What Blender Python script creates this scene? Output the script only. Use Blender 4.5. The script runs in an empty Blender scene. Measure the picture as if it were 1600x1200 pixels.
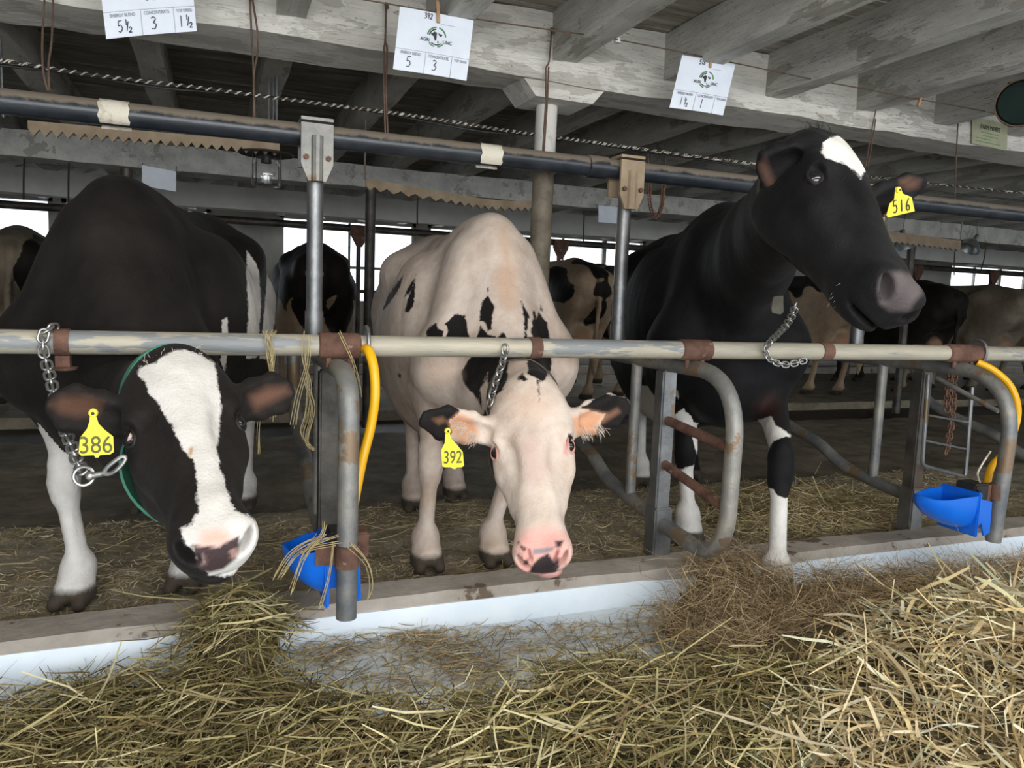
import bpy, bmesh, math, random
import numpy as np
from mathutils import Vector, Matrix

random.seed(7); np.random.seed(7)
SC = bpy.context.scene
COL = SC.collection
H = 0.97                                   # camera height above the cow platform
F_PX = 1180.0

# ------------------------------------------------------------------ camera
def _n(v):
    v = np.array(v, float); return v / np.linalg.norm(v)
_d = _n([-465, 152, -F_PX]); _x = _n([3000, 20, -F_PX])
_x = _n(_x - _d * np.dot(_x, _d)); _z = np.cross(_x, _d)
RW = np.array([_x, _d, _z])                # world <- camera
cam_data = bpy.data.cameras.new('camera'); cam = bpy.data.objects.new('camera', cam_data); COL.objects.link(cam)
cam_data.sensor_width = 36.0; cam_data.lens = 36.0 * F_PX / 1600.0
cam_data.clip_start = 0.02; cam_data.clip_end = 200
_m = Matrix([list(r) for r in RW]).to_4x4(); _m.translation = Vector((0, 0, H)); cam.matrix_world = _m
SC.camera = cam

def ray(px, py): return RW @ np.array([px - 800, -(py - 600), -F_PX])
def P(px, py, Y):
    r = ray(px, py) * (Y / ray(px, py)[1]); return Vector((r[0], r[1], r[2] + H))
def PX(px, py, X):
    r = ray(px, py) * (X / ray(px, py)[0]); return Vector((r[0], r[1], r[2] + H))
def PZ(px, py, Z):
    r = ray(px, py) * ((Z - H) / ray(px, py)[2]); return Vector((r[0], r[1], r[2] + H))
def project(V):
    c = (np.asarray(V, float) - np.array([0, 0, H])) @ RW
    return np.stack([800 + F_PX * c[:, 0] / -c[:, 2], 600 - F_PX * c[:, 1] / -c[:, 2], -c[:, 2]], 1)

# ------------------------------------------------------------------ world, light, exposure
SC.view_settings.view_transform = 'Standard'; SC.view_settings.look = 'None'
SC.view_settings.gamma = 1.0; SC.view_settings.use_curve_mapping = False
SC.view_settings.exposure = 0.0
W = bpy.data.worlds.new('world'); SC.world = W; W.use_nodes = True
bg = W.node_tree.nodes['Background']; bg.inputs[0].default_value = (0.86, 0.93, 1.0, 1); bg.inputs[1].default_value = 2.6

def area(name, loc, aim, sx, sy, power, col):
    L = bpy.data.lights.new(name, 'AREA'); L.shape = 'RECTANGLE'; L.size = sx; L.size_y = sy; L.energy = power; L.color = col
    o = bpy.data.objects.new(name, L); COL.objects.link(o); o.location = loc
    o.rotation_euler = (Vector(aim) - Vector(loc)).to_track_quat('-Z', 'Y').to_euler(); return o
area('daylight_door', (0.2, -2.6, 1.45), (0.9, 2.4, 0.50), 4.2, 1.6, 150, (0.96, 0.98, 1.0))
area('alley_overhead_fill', (1.0, 0.55, 1.83), (1.0, 1.6, 0.0), 4.4, 0.18, 30, (1.0, 0.97, 0.92))  # added overhead fill, no lamp seen there; lifts hay, curb, platform and heads

# ------------------------------------------------------------------ materials
def ramp(nt, fac, stops):
    r = nt.nodes.new('ShaderNodeValToRGB'); cr = r.color_ramp
    while len(cr.elements) < len(stops): cr.elements.new(0.5)
    for e, (p, c) in zip(cr.elements, stops):
        e.position = p; e.color = (*c, 1) if len(c) == 3 else c
    nt.links.new(fac, r.inputs[0]); return r.outputs[0]
def noise(nt, vec, scale, detail=4, rough=0.6, stretch=None):
    if stretch:
        m = nt.nodes.new('ShaderNodeMapping'); m.inputs['Scale'].default_value = stretch; nt.links.new(vec, m.inputs[0]); vec = m.outputs[0]
    t = nt.nodes.new('ShaderNodeTexNoise'); t.inputs['Scale'].default_value = scale; t.inputs['Detail'].default_value = detail
    t.inputs['Roughness'].default_value = rough; nt.links.new(vec, t.inputs['Vector']); return t.outputs['Fac']
def mixc(nt, fac, a, b):
    m = nt.nodes.new('ShaderNodeMix'); m.data_type = 'RGBA'
    for sock, v in ((m.inputs['Factor'], fac), (m.inputs['A'], a), (m.inputs['B'], b)):
        pass
    ins = [i for i in m.inputs if i.enabled]
    for i, v in zip((m.inputs[0], m.inputs[6], m.inputs[7]), (fac, a, b)):
        if isinstance(v, (int, float)): i.default_value = v
        elif isinstance(v, tuple): i.default_value = (*v, 1) if len(v) == 3 else v
        else: nt.links.new(v, i)
    return m.outputs[2]
def mathn(nt, op, a, b=0.0, c=0.0, clamp=False):
    m = nt.nodes.new('ShaderNodeMath'); m.operation = op; m.use_clamp = clamp
    for i, v in zip(m.inputs, (a, b, c)):
        if isinstance(v, (int, float)): i.default_value = v
        else: nt.links.new(v, i)
    return m.outputs[0]
def bump(nt, h, strength, dist=0.01):
    b = nt.nodes.new('ShaderNodeBump'); b.inputs['Strength'].default_value = strength; b.inputs['Distance'].default_value = dist
    nt.links.new(h, b.inputs['Height']); return b.outputs[0]
def new_mat(name):
    m = bpy.data.materials.new(name); m.use_nodes = True; nt = m.node_tree
    b = nt.nodes['Principled BSDF']; g = nt.nodes.new('ShaderNodeNewGeometry'); return m, nt, b, g.outputs['Position']
def mat(name, c1, c2=None, scale=8.0, rough=0.7, metal=0.0, bmp=0.0, stretch=None, c3=None, t3=0.62, s3=3.0, lo=0.35, hi=0.7, spec=None, bscale=None, transmission=0.0, alpha=1.0):
    """two-tone noise colour, an optional third tone in patches, optional bump"""
    m, nt, b, pos = new_mat(name)
    b.inputs['Roughness'].default_value = rough; b.inputs['Metallic'].default_value = metal
    if spec is not None: b.inputs['Specular IOR Level'].default_value = spec
    if transmission: b.inputs['Transmission Weight'].default_value = transmission
    b.inputs['Alpha'].default_value = alpha
    if c2 is None: b.inputs['Base Color'].default_value = (*c1, 1)
    else:
        n1 = noise(nt, pos, scale, 6, 0.65, stretch)
        c = ramp(nt, n1, [(lo, c1), (hi, c2)])
        if c3 is not None:
            n3 = noise(nt, pos, s3, 7, 0.62, stretch)
            f = ramp(nt, n3, [(t3, (0, 0, 0)), (t3 + 0.025, (1, 1, 1))])
            c = mixc(nt, f, c, c3)
        nt.links.new(c, b.inputs['Base Color'])
    if bmp:
        nb = noise(nt, pos, bscale or scale * 4, 6, 0.7, stretch)
        nt.links.new(bump(nt, nb, bmp, 0.006), b.inputs['Normal'])
    return m

M = {}
def whitewash(name, light, mid, bare, dark, st, patch=0.56, crack=0.5):
    """old limewash on timber: two tones, flaked patches that bare the wood, grain cracks, grime"""
    m, nt, b, pos = new_mat(name); b.inputs['Roughness'].default_value = 0.85; b.inputs['Specular IOR Level'].default_value = 0.25
    c = ramp(nt, noise(nt, pos, 2.6, 7, 0.68, st), [(0.34, mid), (0.62, light)])
    n2 = noise(nt, pos, 3.4, 8, 0.62, st); f2 = ramp(nt, n2, [(patch, (0, 0, 0)), (patch + 0.012, (1, 1, 1))])
    c = mixc(nt, mathn(nt, 'MULTIPLY', f2, 0.8), c, bare)
    n3 = noise(nt, pos, 5.0, 6, 0.72, tuple(v * 2.2 for v in st)); f3 = ramp(nt, n3, [(0.30, (1, 1, 1)), (0.37, (0, 0, 0))])
    c = mixc(nt, mathn(nt, 'MULTIPLY', f3, 0.75), c, dark)
    st2 = tuple(9.0 if v > 1.5 else 0.55 for v in st); n4 = noise(nt, pos, 5.5, 4, 0.55, st2); f4 = ramp(nt, mathn(nt, 'ABSOLUTE', mathn(nt, 'ADD', n4, -0.5)), [(0.0, (1, 1, 1)), (0.010, (0, 0, 0))])
    n5 = ramp(nt, noise(nt, pos, 2.0, 3, 0.5), [(0.5, (0, 0, 0)), (0.6, (1, 1, 1))])
    c = mixc(nt, mathn(nt, 'MULTIPLY', mathn(nt, 'MULTIPLY', f4, n5), crack), c, dark); sp = ramp(nt, noise(nt, pos, 55, 2, 0.5), [(0.73, (0, 0, 0)), (0.76, (1, 1, 1))]); c = mixc(nt, mathn(nt, 'MULTIPLY', sp, 0.7), c, dark)
    nt.links.new(c, b.inputs['Base Color']); hgt = mathn(nt, 'ADD', noise(nt, pos, 16, 6, 0.7, st), mathn(nt, 'MULTIPLY', f2, -0.25)); hgt = mathn(nt, 'ADD', hgt, mathn(nt, 'MULTIPLY', f4, -0.5))
    nt.links.new(bump(nt, hgt, 0.6, 0.008), b.inputs['Normal']); return m
M['beam'] = whitewash('whitewashed_beam', (0.66, 0.63, 0.57), (0.46, 0.44, 0.40), (0.40, 0.375, 0.33), (0.13, 0.11, 0.085), (1, 3, 3))
M['joist'] = whitewash('whitewashed_joist', (0.56, 0.55, 0.50), (0.38, 0.37, 0.34), (0.30, 0.28, 0.24), (0.11, 0.095, 0.075), (3, 1, 3), 0.58)
M['plank'] = mat('weathered_ceiling_plank', (0.16, 0.14, 0.11), (0.38, 0.36, 0.31), 4.0, 0.85, bmp=0.5, stretch=(0.6, 5, 5), lo=0.36, hi=0.66)
M['wall'] = mat('whitewashed_wall', (0.42, 0.41, 0.38), (0.60, 0.59, 0.55), 2.0, 0.85, bmp=0.3)
M['dirt'] = mat('barn_floor', (0.14, 0.115, 0.08), (0.36, 0.30, 0.21), 5.0, 0.75, bmp=0.8, c3=(0.32, 0.27, 0.19), t3=0.63, s3=9)
M['platform'] = mat('bedded_platform', (0.24, 0.20, 0.14), (0.52, 0.45, 0.33), 9.0, 0.9, bmp=1.0, c3=(0.52, 0.44, 0.30), t3=0.58, s3=38, bscale=45)
M['gutter'] = mat('dark_wet_gutter', (0.02, 0.016, 0.012), (0.06, 0.046, 0.032), 6.0, 0.55, bmp=0.8)
M['curb'] = mat('worn_concrete_curb', (0.34, 0.29, 0.24), (0.56, 0.51, 0.45), 4.0, 0.85, bmp=0.8, c3=(0.15, 0.11, 0.075), t3=0.60, s3=5, bscale=30)
M['board'] = mat('white_manger_liner', (0.72, 0.81, 0.90), (0.82, 0.90, 0.95), 6.0, 0.35, c3=(0.52, 0.47, 0.39), t3=0.63, s3=4.2)
M['galv'] = mat('galvanised_pipe', (0.16, 0.165, 0.17), (0.36, 0.36, 0.355), 7.0, 0.42, 0.75, bmp=0.25, c3=(0.22, 0.16, 0.11), t3=0.60, s3=6, bscale=60)
M['galv2'] = mat('dusty_galvanised_pipe', (0.15, 0.16, 0.17), (0.40, 0.37, 0.31), 6.0, 0.5, 0.45, bmp=0.3, c3=(0.24, 0.17, 0.11), t3=0.57, s3=7, bscale=60)
M['rail'] = mat('worn_rail_pipe', (0.38, 0.35, 0.28), (0.58, 0.52, 0.40), 4.0, 0.55, 0.2, bmp=0.3, stretch=(0.6, 4, 4), c3=(0.27, 0.28, 0.28), t3=0.55, s3=3, bscale=40)
M['rust'] = mat('rusty_steel', (0.10, 0.05, 0.035), (0.24, 0.125, 0.085), 16.0, 0.8, 0.2, bmp=0.7, c3=(0.30, 0.20, 0.15), t3=0.62, s3=20)
M['darkpost'] = mat('dark_steel_post', (0.05, 0.045, 0.04), (0.16, 0.145, 0.125), 8.0, 0.5, 0.5, bmp=0.3, c3=(0.13, 0.085, 0.06), t3=0.6, s3=6)
M['blue'] = mat('blue_plastic', (0.004, 0.12, 0.62), (0.008, 0.17, 0.76), 5.0, 0.32)
M['yellow'] = mat('yellow_tag_plastic', (0.85, 0.70, 0.02), (0.90, 0.76, 0.05), 20.0, 0.4)
M['hose'] = mat('yellow_hose', (0.86, 0.42, 0.004), (0.92, 0.50, 0.01), 9.0, 0.35)
M['ink'] = mat('dark_ink', (0.03, 0.03, 0.03), rough=0.7)
M['tagink'] = mat('tag_ink', (0.09, 0.10, 0.03), rough=0.7)
M['penink'] = mat('pen_ink', (0.03, 0.03, 0.05), rough=0.6)
M['greyink'] = mat('grey_print', (0.22, 0.23, 0.27), rough=0.7)
M['greenink'] = mat('green_print', (0.10, 0.25, 0.10), rough=0.7)
M['paper'] = mat('laminated_paper', (0.66, 0.70, 0.78), (0.76, 0.80, 0.86), 7.0, 0.28)
M['wood'] = mat('clothespin_wood', (0.36, 0.20, 0.10), (0.48, 0.29, 0.15), 40.0, 0.7)
M['chain'] = mat('steel_chain', (0.34, 0.34, 0.33), (0.60, 0.59, 0.56), 30.0, 0.35, 0.9)
M['rustchain'] = mat('rusty_chain', (0.16, 0.085, 0.055), (0.34, 0.20, 0.14), 30.0, 0.7, 0.3)
M['wire'] = mat('rusty_wire', (0.075, 0.045, 0.03), (0.16, 0.10, 0.07), 30.0, 0.75, 0.2)
M['greenstrap'] = mat('green_collar_web', (0.05, 0.20, 0.13), (0.08, 0.27, 0.18), 60.0, 0.8)
M['strap'] = mat('worn_leather_strap', (0.045, 0.040, 0.028), (0.10, 0.09, 0.06), 30.0, 0.7)
M['trainer'] = mat('tan_zigzag_metal', (0.30, 0.22, 0.14), (0.44, 0.34, 0.23), 12.0, 0.7, 0.1, bmp=0.4)
M['white'] = mat('white_ceramic', (0.75, 0.75, 0.72), rough=0.35)
M['sign'] = mat('yellowed_paper_sign', (0.27, 0.27, 0.17), (0.38, 0.38, 0.26), 10.0, 0.8)
M['fan'] = mat('dark_green_metal', (0.003, 0.010, 0.008), (0.010, 0.022, 0.018), 8.0, 0.75, 0.0, spec=0.15)
M['shade'] = mat('aluminium_lamp_shade', (0.35, 0.37, 0.38), (0.55, 0.57, 0.58), 10.0, 0.35, 0.8)
M['black'] = mat('black_metal', (0.012, 0.011, 0.01), (0.035, 0.03, 0.028), 10, 0.55)
M['tape'] = mat('peeling_white_tape', (0.30, 0.24, 0.17), (0.72, 0.66, 0.54), 12.0, 0.75, bmp=0.6, lo=0.38, hi=0.55)

def pipe_mat():
    # blue-grey enamel pipe with tan dust lying on its upper side
    m, nt, b, pos = new_mat('dusty_blue_pipe')
    g = nt.nodes.new('ShaderNodeNewGeometry'); s = nt.nodes.new('ShaderNodeSeparateXYZ'); nt.links.new(g.outputs['Normal'], s.inputs[0])
    n1 = noise(nt, pos, 14, 6, 0.7); z = mathn(nt, 'ADD', s.outputs['Z'], mathn(nt, 'MULTIPLY', n1, 1.3))
    f = ramp(nt, mathn(nt, 'ADD', z, -0.55), [(0.25, (0, 0, 0)), (0.5, (1, 1, 1))])
    base = ramp(nt, noise(nt, pos, 9), [(0.35, (0.014, 0.017, 0.022)), (0.7, (0.038, 0.044, 0.052))])
    nt.links.new(mixc(nt, f, base, (0.19, 0.155, 0.115)), b.inputs['Base Color'])
    nt.links.new(mixc(nt, f, (0.32,) * 3, (0.9,) * 3), b.inputs['Roughness'])
    nt.links.new(bump(nt, n1, 0.3, 0.004), b.inputs['Normal']); return m
M['pipe'] = pipe_mat()
def glass_mat(name, rough=0.02):
    m, nt, b, pos = new_mat(name); nt.nodes.remove(b)
    out = nt.nodes['Material Output']; gl = nt.nodes.new('ShaderNodeBsdfGlossy'); gl.inputs['Roughness'].default_value = rough
    tr = nt.nodes.new('ShaderNodeBsdfTransparent'); mx = nt.nodes.new('ShaderNodeMixShader'); lw = nt.nodes.new('ShaderNodeLayerWeight'); lw.inputs[0].default_value = 0.5
    nt.links.new(mathn(nt, 'ADD', mathn(nt, 'MULTIPLY', mathn(nt, 'POWER', lw.outputs['Facing'], 4.0), 0.7), 0.05), mx.inputs[0]); nt.links.new(tr.outputs[0], mx.inputs[1]); nt.links.new(gl.outputs[0], mx.inputs[2])
    nt.links.new(mx.outputs[0], out.inputs[0]); return m
M['glass'] = glass_mat('clear_glass'); M['pane'] = glass_mat('window_glass', 0.05)

# ------------------------------------------------------------------ mesh helpers
def tag(o, label=None, cat=None, group=None, kind=None):
    if label: o['label'] = label
    if cat: o['category'] = cat
    if group: o['group'] = group
    if kind: o['kind'] = kind
    return o
def empty(name, loc=(0, 0, 0), label=None, cat=None, group=None, rz=0.0):
    o = bpy.data.objects.new(name, None); COL.objects.link(o); o.location = loc; o.rotation_euler = (0, 0, rz)
    o.empty_display_size = 0.05
    return tag(o, label, cat, group)
def link(name, me, m, parent=None, smooth=True):
    if m is not None and not me.materials: me.materials.append(m)
    if smooth: me.polygons.foreach_set('use_smooth', [True] * len(me.polygons))
    o = bpy.data.objects.new(name, me); COL.objects.link(o)
    if parent is not None:
        o.parent = parent
        pw = parent_world(parent); o.matrix_parent_inverse = pw.inverted()
    return o
def parent_world(o):
    m = o.matrix_basis.copy()
    if o.parent is not None: m = parent_world(o.parent) @ o.matrix_parent_inverse @ m
    return m
class MB:
    """collects shapes in world coordinates and links them as ONE mesh object"""
    def __init__(s): s.v = []; s.f = []
    def add(s, v, f):
        n = len(s.v); s.v += [tuple(p) for p in v]; s.f += [tuple(i + n for i in q) for q in f]; return s
    def box(s, c, size, rot=None, taper=1.0):
        hx, hy, hz = size[0] / 2, size[1] / 2, size[2] / 2; R = rot or Matrix.Identity(3); c = Vector(c)
        v = []
        for dz in (-1, 1):
            k = taper if dz > 0 else 1
            v += [c + R @ Vector((dx * hx * k, dy * hy * k, dz * hz)) for dx, dy in ((-1, -1), (1, -1), (1, 1), (-1, 1))]
        return s.add(v, [(3, 2, 1, 0), (4, 5, 6, 7), (0, 1, 5, 4), (1, 2, 6, 5), (2, 3, 7, 6), (3, 0, 4, 7)])
    def bar(s, a, b, w, h, up=(0, 0, 1)):
        a, b = Vector(a), Vector(b); d = (b - a).normalized(); u = Vector(up)
        if abs(d.dot(u)) > 0.98: u = Vector((0, 1, 0))
        sx = d.cross(u).normalized(); uz = sx.cross(d)
        R = Matrix((d, sx, uz)).transposed(); return s.box((a + b) / 2, ((b - a).length, w, h), R)
    def tube(s, pts, r, seg=12, cap=True, closed=False):
        pts = [Vector(p) for p in pts]; n = len(pts); rs = r if isinstance(r, (list, tuple)) else [r] * n
        tang = []
        for i in range(n):
            a = pts[(i - 1) % n] if (closed or i > 0) else pts[0]; b = pts[(i + 1) % n] if (closed or i < n - 1) else pts[-1]
            tang.append((b - a).normalized())
        t = tang[0]; u = t.orthogonal().normalized(); v = []
        for i in range(n):
            u = (u - tang[i] * u.dot(tang[i]));
            u = u.normalized() if u.length > 1e-6 else tang[i].orthogonal().normalized()
            w = tang[i].cross(u)
            v += [pts[i] + (u * math.cos(2 * math.pi * k / seg) + w * math.sin(2 * math.pi * k / seg)) * rs[i] for k in range(seg)]
        f = []
        for i in range(n if closed else n - 1):
            j = (i + 1) % n
            for k in range(seg):
                k2 = (k + 1) % seg; f.append((i * seg + k, i * seg + k2, j * seg + k2, j * seg + k))
        if cap and not closed:
            f.append(tuple(range(seg - 1, -1, -1))); f.append(tuple((n - 1) * seg + k for k in range(seg)))
        return s.add(v, f)
    def cyl(s, a, b, r, seg=16): return s.tube([a, b], r, seg)
    def pipe(s, a, b, r, ro=None, seg=20):                        # a pipe with an open, hollow end
        a, b = Vector(a), Vector(b); d = (b - a).normalized()
        return s.tube([a, b, b, b - d * 0.06], [r, r, r * 0.82, r * 0.8], seg)
    def ball(s, c, r, seg=12, sc=(1, 1, 1)):
        c = Vector(c); v = [c + Vector((0, 0, r * sc[2]))]; rings = seg // 2
        for i in range(1, rings):
            th = math.pi * i / rings
            v += [c + Vector((r * sc[0] * math.sin(th) * math.cos(2 * math.pi * k / seg), r * sc[1] * math.sin(th) * math.sin(2 * math.pi * k / seg), r * sc[2] * math.cos(th))) for k in range(seg)]
        v.append(c - Vector((0, 0, r * sc[2]))); f = []
        for k in range(seg): f.append((0, 1 + k, 1 + (k + 1) % seg))
        for i in range(rings - 2):
            for k in range(seg):
                a = 1 + i * seg + k; b = 1 + i * seg + (k + 1) % seg; f.append((a, a + seg, b + seg, b))
        L = len(v) - 1
        for k in range(seg): f.append((L, 1 + (rings - 2) * seg + (k + 1) % seg, 1 + (rings - 2) * seg + k))
        return s.add(v, f)
    def lathe(s, c, prof, seg=24, axis=(0, 0, 1)):
        ax = Vector(axis).normalized(); u = ax.orthogonal().normalized(); w = ax.cross(u); c = Vector(c); v = []; f = []
        for (r, z) in prof: v += [c + ax * z + (u * math.cos(2 * math.pi * k / seg) + w * math.sin(2 * math.pi * k / seg)) * r for k in range(seg)]
        for i in range(len(prof) - 1):
            for k in range(seg):
                k2 = (k + 1) % seg; f.append((i * seg + k, i * seg + k2, (i + 1) * seg + k2, (i + 1) * seg + k))
        return s.add(v, f)
    def prism(s, pts, depth):                                     # planar outline extruded along its own normal
        pts = [Vector(p) for p in pts]; n = len(pts); nr = Vector((0, 0, 0))
        for i in range(n): nr += pts[i].cross(pts[(i + 1) % n])
        nr.normalize(); v = [p + nr * depth / 2 for p in pts] + [p - nr * depth / 2 for p in pts]
        f = [tuple(range(n)), tuple(range(2 * n - 1, n - 1, -1))] + [(i, i + n, (i + 1) % n + n, (i + 1) % n) for i in range(n)]
        return s.add(v, f)
    def build(s, name, m, parent=None, smooth=False, bevel=0.0):
        me = bpy.data.meshes.new(name); me.from_pydata(s.v, [], s.f); me.update()
        if bevel:
            bm = bmesh.new(); bm.from_mesh(me)
            bmesh.ops.bevel(bm, geom=[e for e in bm.edges if e.calc_face_angle(0) > 0.5], offset=bevel, segments=2, affect='EDGES'); bm.to_mesh(me); bm.free()
        o = link(name, me, m, parent, smooth)
        if smooth: me.set_sharp_from_angle(angle=math.radians(42))
        return o
def fillet(pts, r, n=7):
    pts = [Vector(p) for p in pts]; out = [pts[0]]
    for i in range(1, len(pts) - 1):
        a, b, c = pts[i - 1], pts[i], pts[i + 1]; rr = r[i - 1] if isinstance(r, (list, tuple)) else r
        d1 = (a - b); d2 = (c - b); q = min(rr, d1.length * 0.49, d2.length * 0.49)
        s, e = b + d1.normalized() * q, b + d2.normalized() * q
        for k in range(n + 1):
            t = k / n; out.append(s * (1 - t) ** 2 + b * 2 * t * (1 - t) + e * t * t)
    out.append(pts[-1]); return out
def catmull(pts, n=6):
    pts = [Vector(p) for p in pts]; out = []
    for i in range(len(pts) - 1):
        p0 = pts[max(i - 1, 0)]; p1 = pts[i]; p2 = pts[i + 1]; p3 = pts[min(i + 2, len(pts) - 1)]
        for k in range(n):
            t = k / n; out.append(0.5 * ((2 * p1) + (p2 - p0) * t + (2 * p0 - 5 * p1 + 4 * p2 - p3) * t * t + (3 * p1 - p0 - 3 * p2 + p3) * t ** 3))
    out.append(pts[-1]); return out
def frame3(d, hint=(0, 0, 1)):
    d = Vector(d).normalized(); h = Vector(hint)
    if abs(d.dot(h)) > 0.97: h = Vector((0, 1, 0))
    s = d.cross(h).normalized(); return d, s, s.cross(d)
def text_obj(name, body, m, parent, origin, xdir, ydir, size, sx=1.0, shear=0.0, ext=0.0004):
    cu = bpy.data.curves.new(name, 'FONT'); cu.body = body; cu.size = size; cu.align_x = 'CENTER'; cu.align_y = 'CENTER'; cu.extrude = ext; cu.shear = shear
    cu.materials.append(m); o = bpy.data.objects.new(name, cu); COL.objects.link(o)
    x = Vector(xdir).normalized(); y = Vector(ydir); y = (y - x * y.dot(x)).normalized(); z = x.cross(y)
    mt = Matrix((x * sx, y, z)).transposed().to_4x4(); mt.translation = Vector(origin); o.matrix_basis = mt
    if parent is not None: o.parent = parent; o.matrix_parent_inverse = parent_world(parent).inverted()
    return o
def strokes(mb, polys, origin, xdir, ydir, w, lift):
    """pen strokes: flat ribbons in the plane origin + x*xdir + y*ydir"""
    x, y = Vector(xdir), Vector(ydir); z = x.cross(y).normalized(); o = Vector(origin) + z * lift
    for pl in polys:
        pts = [o + x * a + y * b for a, b in pl]
        if len(pl) > 2: pts = catmull(pts, 4)
        mb.tube(pts, w, 5)
DIG = {'1': [[(0.5, 1), (0.45, 0)]], '2': [[(0.1, 0.75), (0.5, 1), (0.85, 0.7), (0.5, 0.3), (0.05, 0.0)], [(0.05, 0.0), (0.9, 0.02)]],
       '3': [[(0.1, 0.9), (0.5, 1), (0.85, 0.8), (0.4, 0.53)], [(0.4, 0.53), (0.9, 0.35), (0.6, 0.02), (0.05, 0.05)]],
       '5': [[(0.85, 1), (0.2, 0.97)], [(0.2, 0.97), (0.12, 0.55), (0.6, 0.6), (0.85, 0.3), (0.5, 0.0), (0.05, 0.06)]],
       '6': [[(0.75, 1), (0.25, 0.6), (0.1, 0.2), (0.45, 0.0), (0.8, 0.2), (0.55, 0.45), (0.15, 0.3)]],
       '9': [[(0.8, 0.7), (0.45, 0.5), (0.15, 0.75), (0.5, 1), (0.8, 0.8), (0.6, 0.0)]],
       '8': [[(0.5, 0.5), (0.15, 0.75), (0.5, 1), (0.8, 0.75), (0.5, 0.5), (0.1, 0.25), (0.5, 0), (0.85, 0.25), (0.5, 0.5)]],
       '/': [[(0.1, 0), (0.6, 1)]]}
def digits(mb, s, org, xd, yd, w, h, pen, lift, gap=1.15):
    xd, yd = Vector(xd).normalized(), Vector(yd).normalized()
    for i, ch in enumerate(s):
        if ch in DIG:
            strokes(mb, [[(a * w + i * w * gap, b * h) for a, b in pl] for pl in DIG[ch]], org, xd, yd, pen, lift)
# ================================================================== STRUCTURE
XL, XR = -5.0, 17.0
def rough_box(mb, x0, x1, y0, y1, z0, z1, n, amp, seed):
    """a long hewn timber or cast kerb along X with slightly wandering edges"""
    rg = random.Random(seed); rows = []
    off = [[0.0, 0.0] for _ in range(4)]; v = []; f = []
    for i in range(n + 1):
        x = x0 + (x1 - x0) * i / n
        for k, (y, z) in enumerate(((y0, z0), (y1, z0), (y1, z1), (y0, z1))):
            for a in (0, 1): off[k][a] = off[k][a] * 0.72 + rg.uniform(-amp, amp)
            v.append((x, y + off[k][0], z + off[k][1]))
    for i in range(n):
        for k in range(4):
            k2 = (k + 1) % 4; f.append((i * 4 + k, (i + 1) * 4 + k, (i + 1) * 4 + k2, i * 4 + k2))
    f.append((0, 1, 2, 3)); f.append((n * 4 + 3, n * 4 + 2, n * 4 + 1, n * 4)); return mb.add(v, f)
def struct(name, mb, m, parent=None, smooth=False):
    o = mb.build(name, m, parent, smooth)
    if parent is None: o['kind'] = 'structure'
    return o
# floor and its pieces
floor = struct('floor', MB().box(((XL + XR) / 2, 3.0, -0.16), (XR - XL, 14.0, 0.08)), M['dirt'])
struct('manger_floor', MB().box(((XL + XR) / 2, 1.10, -0.085), (XR - XL, 2.10, 0.07)), M['board'], floor)
struct('curb', rough_box(MB(), XL, XR, 2.155, 2.285, -0.10, 0.062, 260, 0.0035, 3), M['curb'], floor)
struct('manger_liner', MB().add([(XL, 2.128, -0.05), (XR, 2.128, -0.05), (XR, 2.152, 0.024), (XL, 2.152, 0.024), (XL, 2.154, -0.05), (XR, 2.154, -0.05), (XR, 2.158, 0.024), (XL, 2.158, 0.024)],
        [(0, 1, 2, 3), (5, 4, 7, 6), (3, 2, 6, 7), (1, 0, 4, 5), (0, 3, 7, 4), (1, 5, 6, 2)]), M['board'], floor)
def ground_patch(name, x0, x1, y0, y1, z, step, amp, m, seed, parent):
    rg = np.random.RandomState(seed); nx = int((x1 - x0) / step); ny = max(2, int((y1 - y0) / step))
    g = rg.uniform(-amp, amp, (ny + 1, nx + 1)); g = (g + np.roll(g, 1, 0) + np.roll(g, 1, 1) + np.roll(g, -1, 1)) / 2.0
    X, Y = np.meshgrid(np.linspace(x0, x1, nx + 1), np.linspace(y0, y1, ny + 1))
    v = np.stack([X, Y, z + g], -1).reshape(-1, 3); idx = np.arange((nx + 1) * (ny + 1)).reshape(ny + 1, nx + 1)
    q = np.stack([idx[:-1, :-1], idx[:-1, 1:], idx[1:, 1:], idx[1:, :-1]], -1).reshape(-1, 4)
    me = bpy.data.meshes.new(name); me.from_pydata(v.tolist(), [], q.tolist()); me.update(); return link(name, me, m, parent)
ground_patch('cow_platform', -2.5, 9.0, 2.27, 3.38, -0.004, 0.035, 0.006, M['platform'], 5, floor)
struct('platform_base', MB().box(((XL + XR) / 2, 2.81, -0.07), (XR - XL, 1.10, 0.11)), M['platform'], floor)
ground_patch('walkway', -3.5, 13.0, 3.36, 5.35, -0.035, 0.06, 0.008, M['dirt'], 8, floor)
struct('gutter', MB().box(((XL + XR) / 2, 5.75, -0.13), (XR - XL, 0.85, 0.10)), M['gutter'], floor)
struct('far_platform', rough_box(MB(), XL, XR, 6.15, 9.0, -0.12, 0.0, 160, 0.004, 11), M['dirt'], floor)
struct('far_curb', rough_box(MB(), XL, XR, 9.0, 9.16, -0.12, 0.10, 60, 0.004, 12), M['curb'], floor)

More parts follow.
